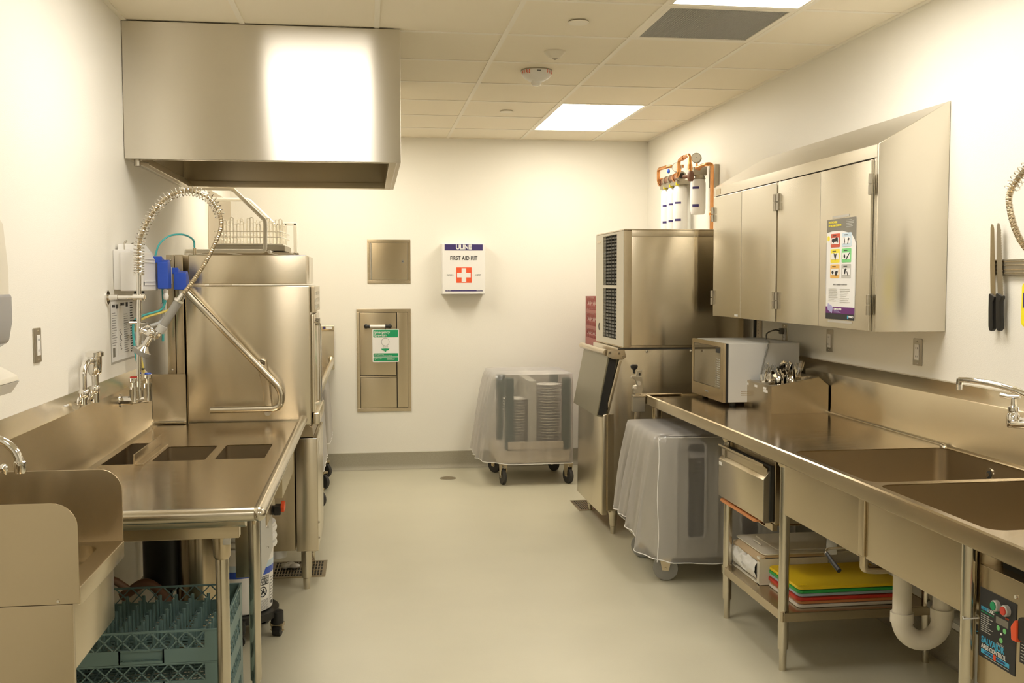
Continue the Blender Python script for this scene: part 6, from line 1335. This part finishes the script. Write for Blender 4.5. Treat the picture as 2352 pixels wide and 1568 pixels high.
G().cyl((2.21, 3.235, 1.075), (2.291, 3.235, 1.075), 0.013, 14).cyl((2.282, 3.235, 1.075), (2.291, 3.235, 1.075), 0.028, 20).cyl((2.21, 2.90, 1.075), (2.291, 2.90, 1.075), 0.013, 14).build('wall_shank', 'chrome', t, smooth=True)

# ------------------------------------------------------------------ knife bar and knives
t = thing('knife_bar', 'dark magnetic knife bar on the wall at the picture edge', 'knife rack', (XR, 3.3, 1.62))
box('bar_body', 'dull', t, XR-0.018, XR, 2.95, 3.595, 1.580, 1.640, 0.003)
for z in (1.588, 1.600, 1.617, 1.630): box('bar_rib', 'satin', t, XR-0.020, XR-0.0175, 2.952, 3.592, z, z+0.003, 0.0005)
def bigknife(lab, y, z, tilt, serr, bm):
    t = thing('bread_knife', lab, 'knife', (XR-0.024, y, z), 'long knives on the magnetic bar')
    g_ = G(); b = [(-0.016, 0.0), (-0.017, 0.12), (-0.012, 0.262), (-0.006, 0.275), (0.004, 0.272), (0.010, 0.255)]
    if serr:
        for k in range(26): b += [(0.0105+0.0045*(k/26), 0.25-k*0.0095), (0.0135+0.0035*(k/26), 0.2455-k*0.0095)]
    b += [(0.015, 0.0)]
    g_.prism(b, 'x', -0.0008, 0.0008); g_.v = [(p[0]+XR-0.024, y-p[1], z+p[2]) for p in g_.v]; g_.build('blade', bm, t)
    h = [(-0.018, 0.012), (-0.010, 0.014), (0.010, 0.004), (0.018, 0.0), (0.016, -0.010), (0.008, -0.02), (0.006, -0.07), (0.008, -0.105), (0.006, -0.122), (-0.006, -0.130), (-0.018, -0.126), (-0.022, -0.11), (-0.021, -0.05)]
    g_ = G().prism(h, 'x', -0.009, 0.009); g_.v = [(p[0]+XR-0.024, y-p[1], z+p[2]) for p in g_.v]; g_.build('handle', 'black', t, bevel=0.004, label='black moulded handle')
    t.rotation_euler = (tilt, 0, 0); return t
bigknife('long smooth slicing knife, first on the magnetic bar', 3.565, 1.500, -0.06, False, 'satin')
bigknife('long serrated bread knife beside the smooth slicing knife', 3.520, 1.503, -0.085, True, 'hinge')
# ------------------------------------------------------------------ hose with spring at the picture edge
t = thing('spray_hose', 'coiled spring spray hose hanging at the picture edge over the sinks', 'faucet', (2.26, 2.95, 1.5))
G().cyl((2.28, 2.955, 1.13), (2.28, 2.955, 1.72), 0.011, 14).build('riser_pipe', 'chrome', t, smooth=True)
hp = spline([(2.28, 2.955, 1.72), (2.278, 2.96, 1.86), (2.25, 3.0, 1.975), (2.20, 3.07, 1.985), (2.165, 3.13, 1.94), (2.15, 3.20, 1.865), (2.152, 3.205, 1.80), (2.165, 3.175, 1.71), (2.19, 3.12, 1.63), (2.215, 3.07, 1.56)], 10)
G().tube(hp, 0.0095, 10).build('inner_hose', 'satin', t, smooth=True)
G().coil(hp[50:], 0.0098, 0.0017, 70, 4, 8).build('hose_wrap', 'satin', t, smooth=True)
G().coil(hp[:51], 0.023, 0.0022, 30, 6, 14).build('spring', 'chrome', t, smooth=True)
G().tube([(2.215, 3.07, 1.56), (2.25, 3.0, 1.44)], 0.018, 14).build('spray_grip', 'grey', t, smooth=True)
t = thing('yellow_scraper', 'bright yellow handled tool cut off by the picture edge', 'tool', (2.30, 3.38, 1.48))
G().prism(rrect(3.27, 3.385, 1.395, 1.556, 0.02, 4), 'x', 2.325, 2.340).build('handle', 'yellow', t, bevel=0.005)
G().box(2.3235, 2.3249, 3.36, 3.372, 1.465, 1.518).build('blue_mark', 'navy', t)
G().cyl((2.333, 3.33, 1.55), (2.333, 3.33, 1.62), 0.006, 10).build('shank', 'satin', t, smooth=True)
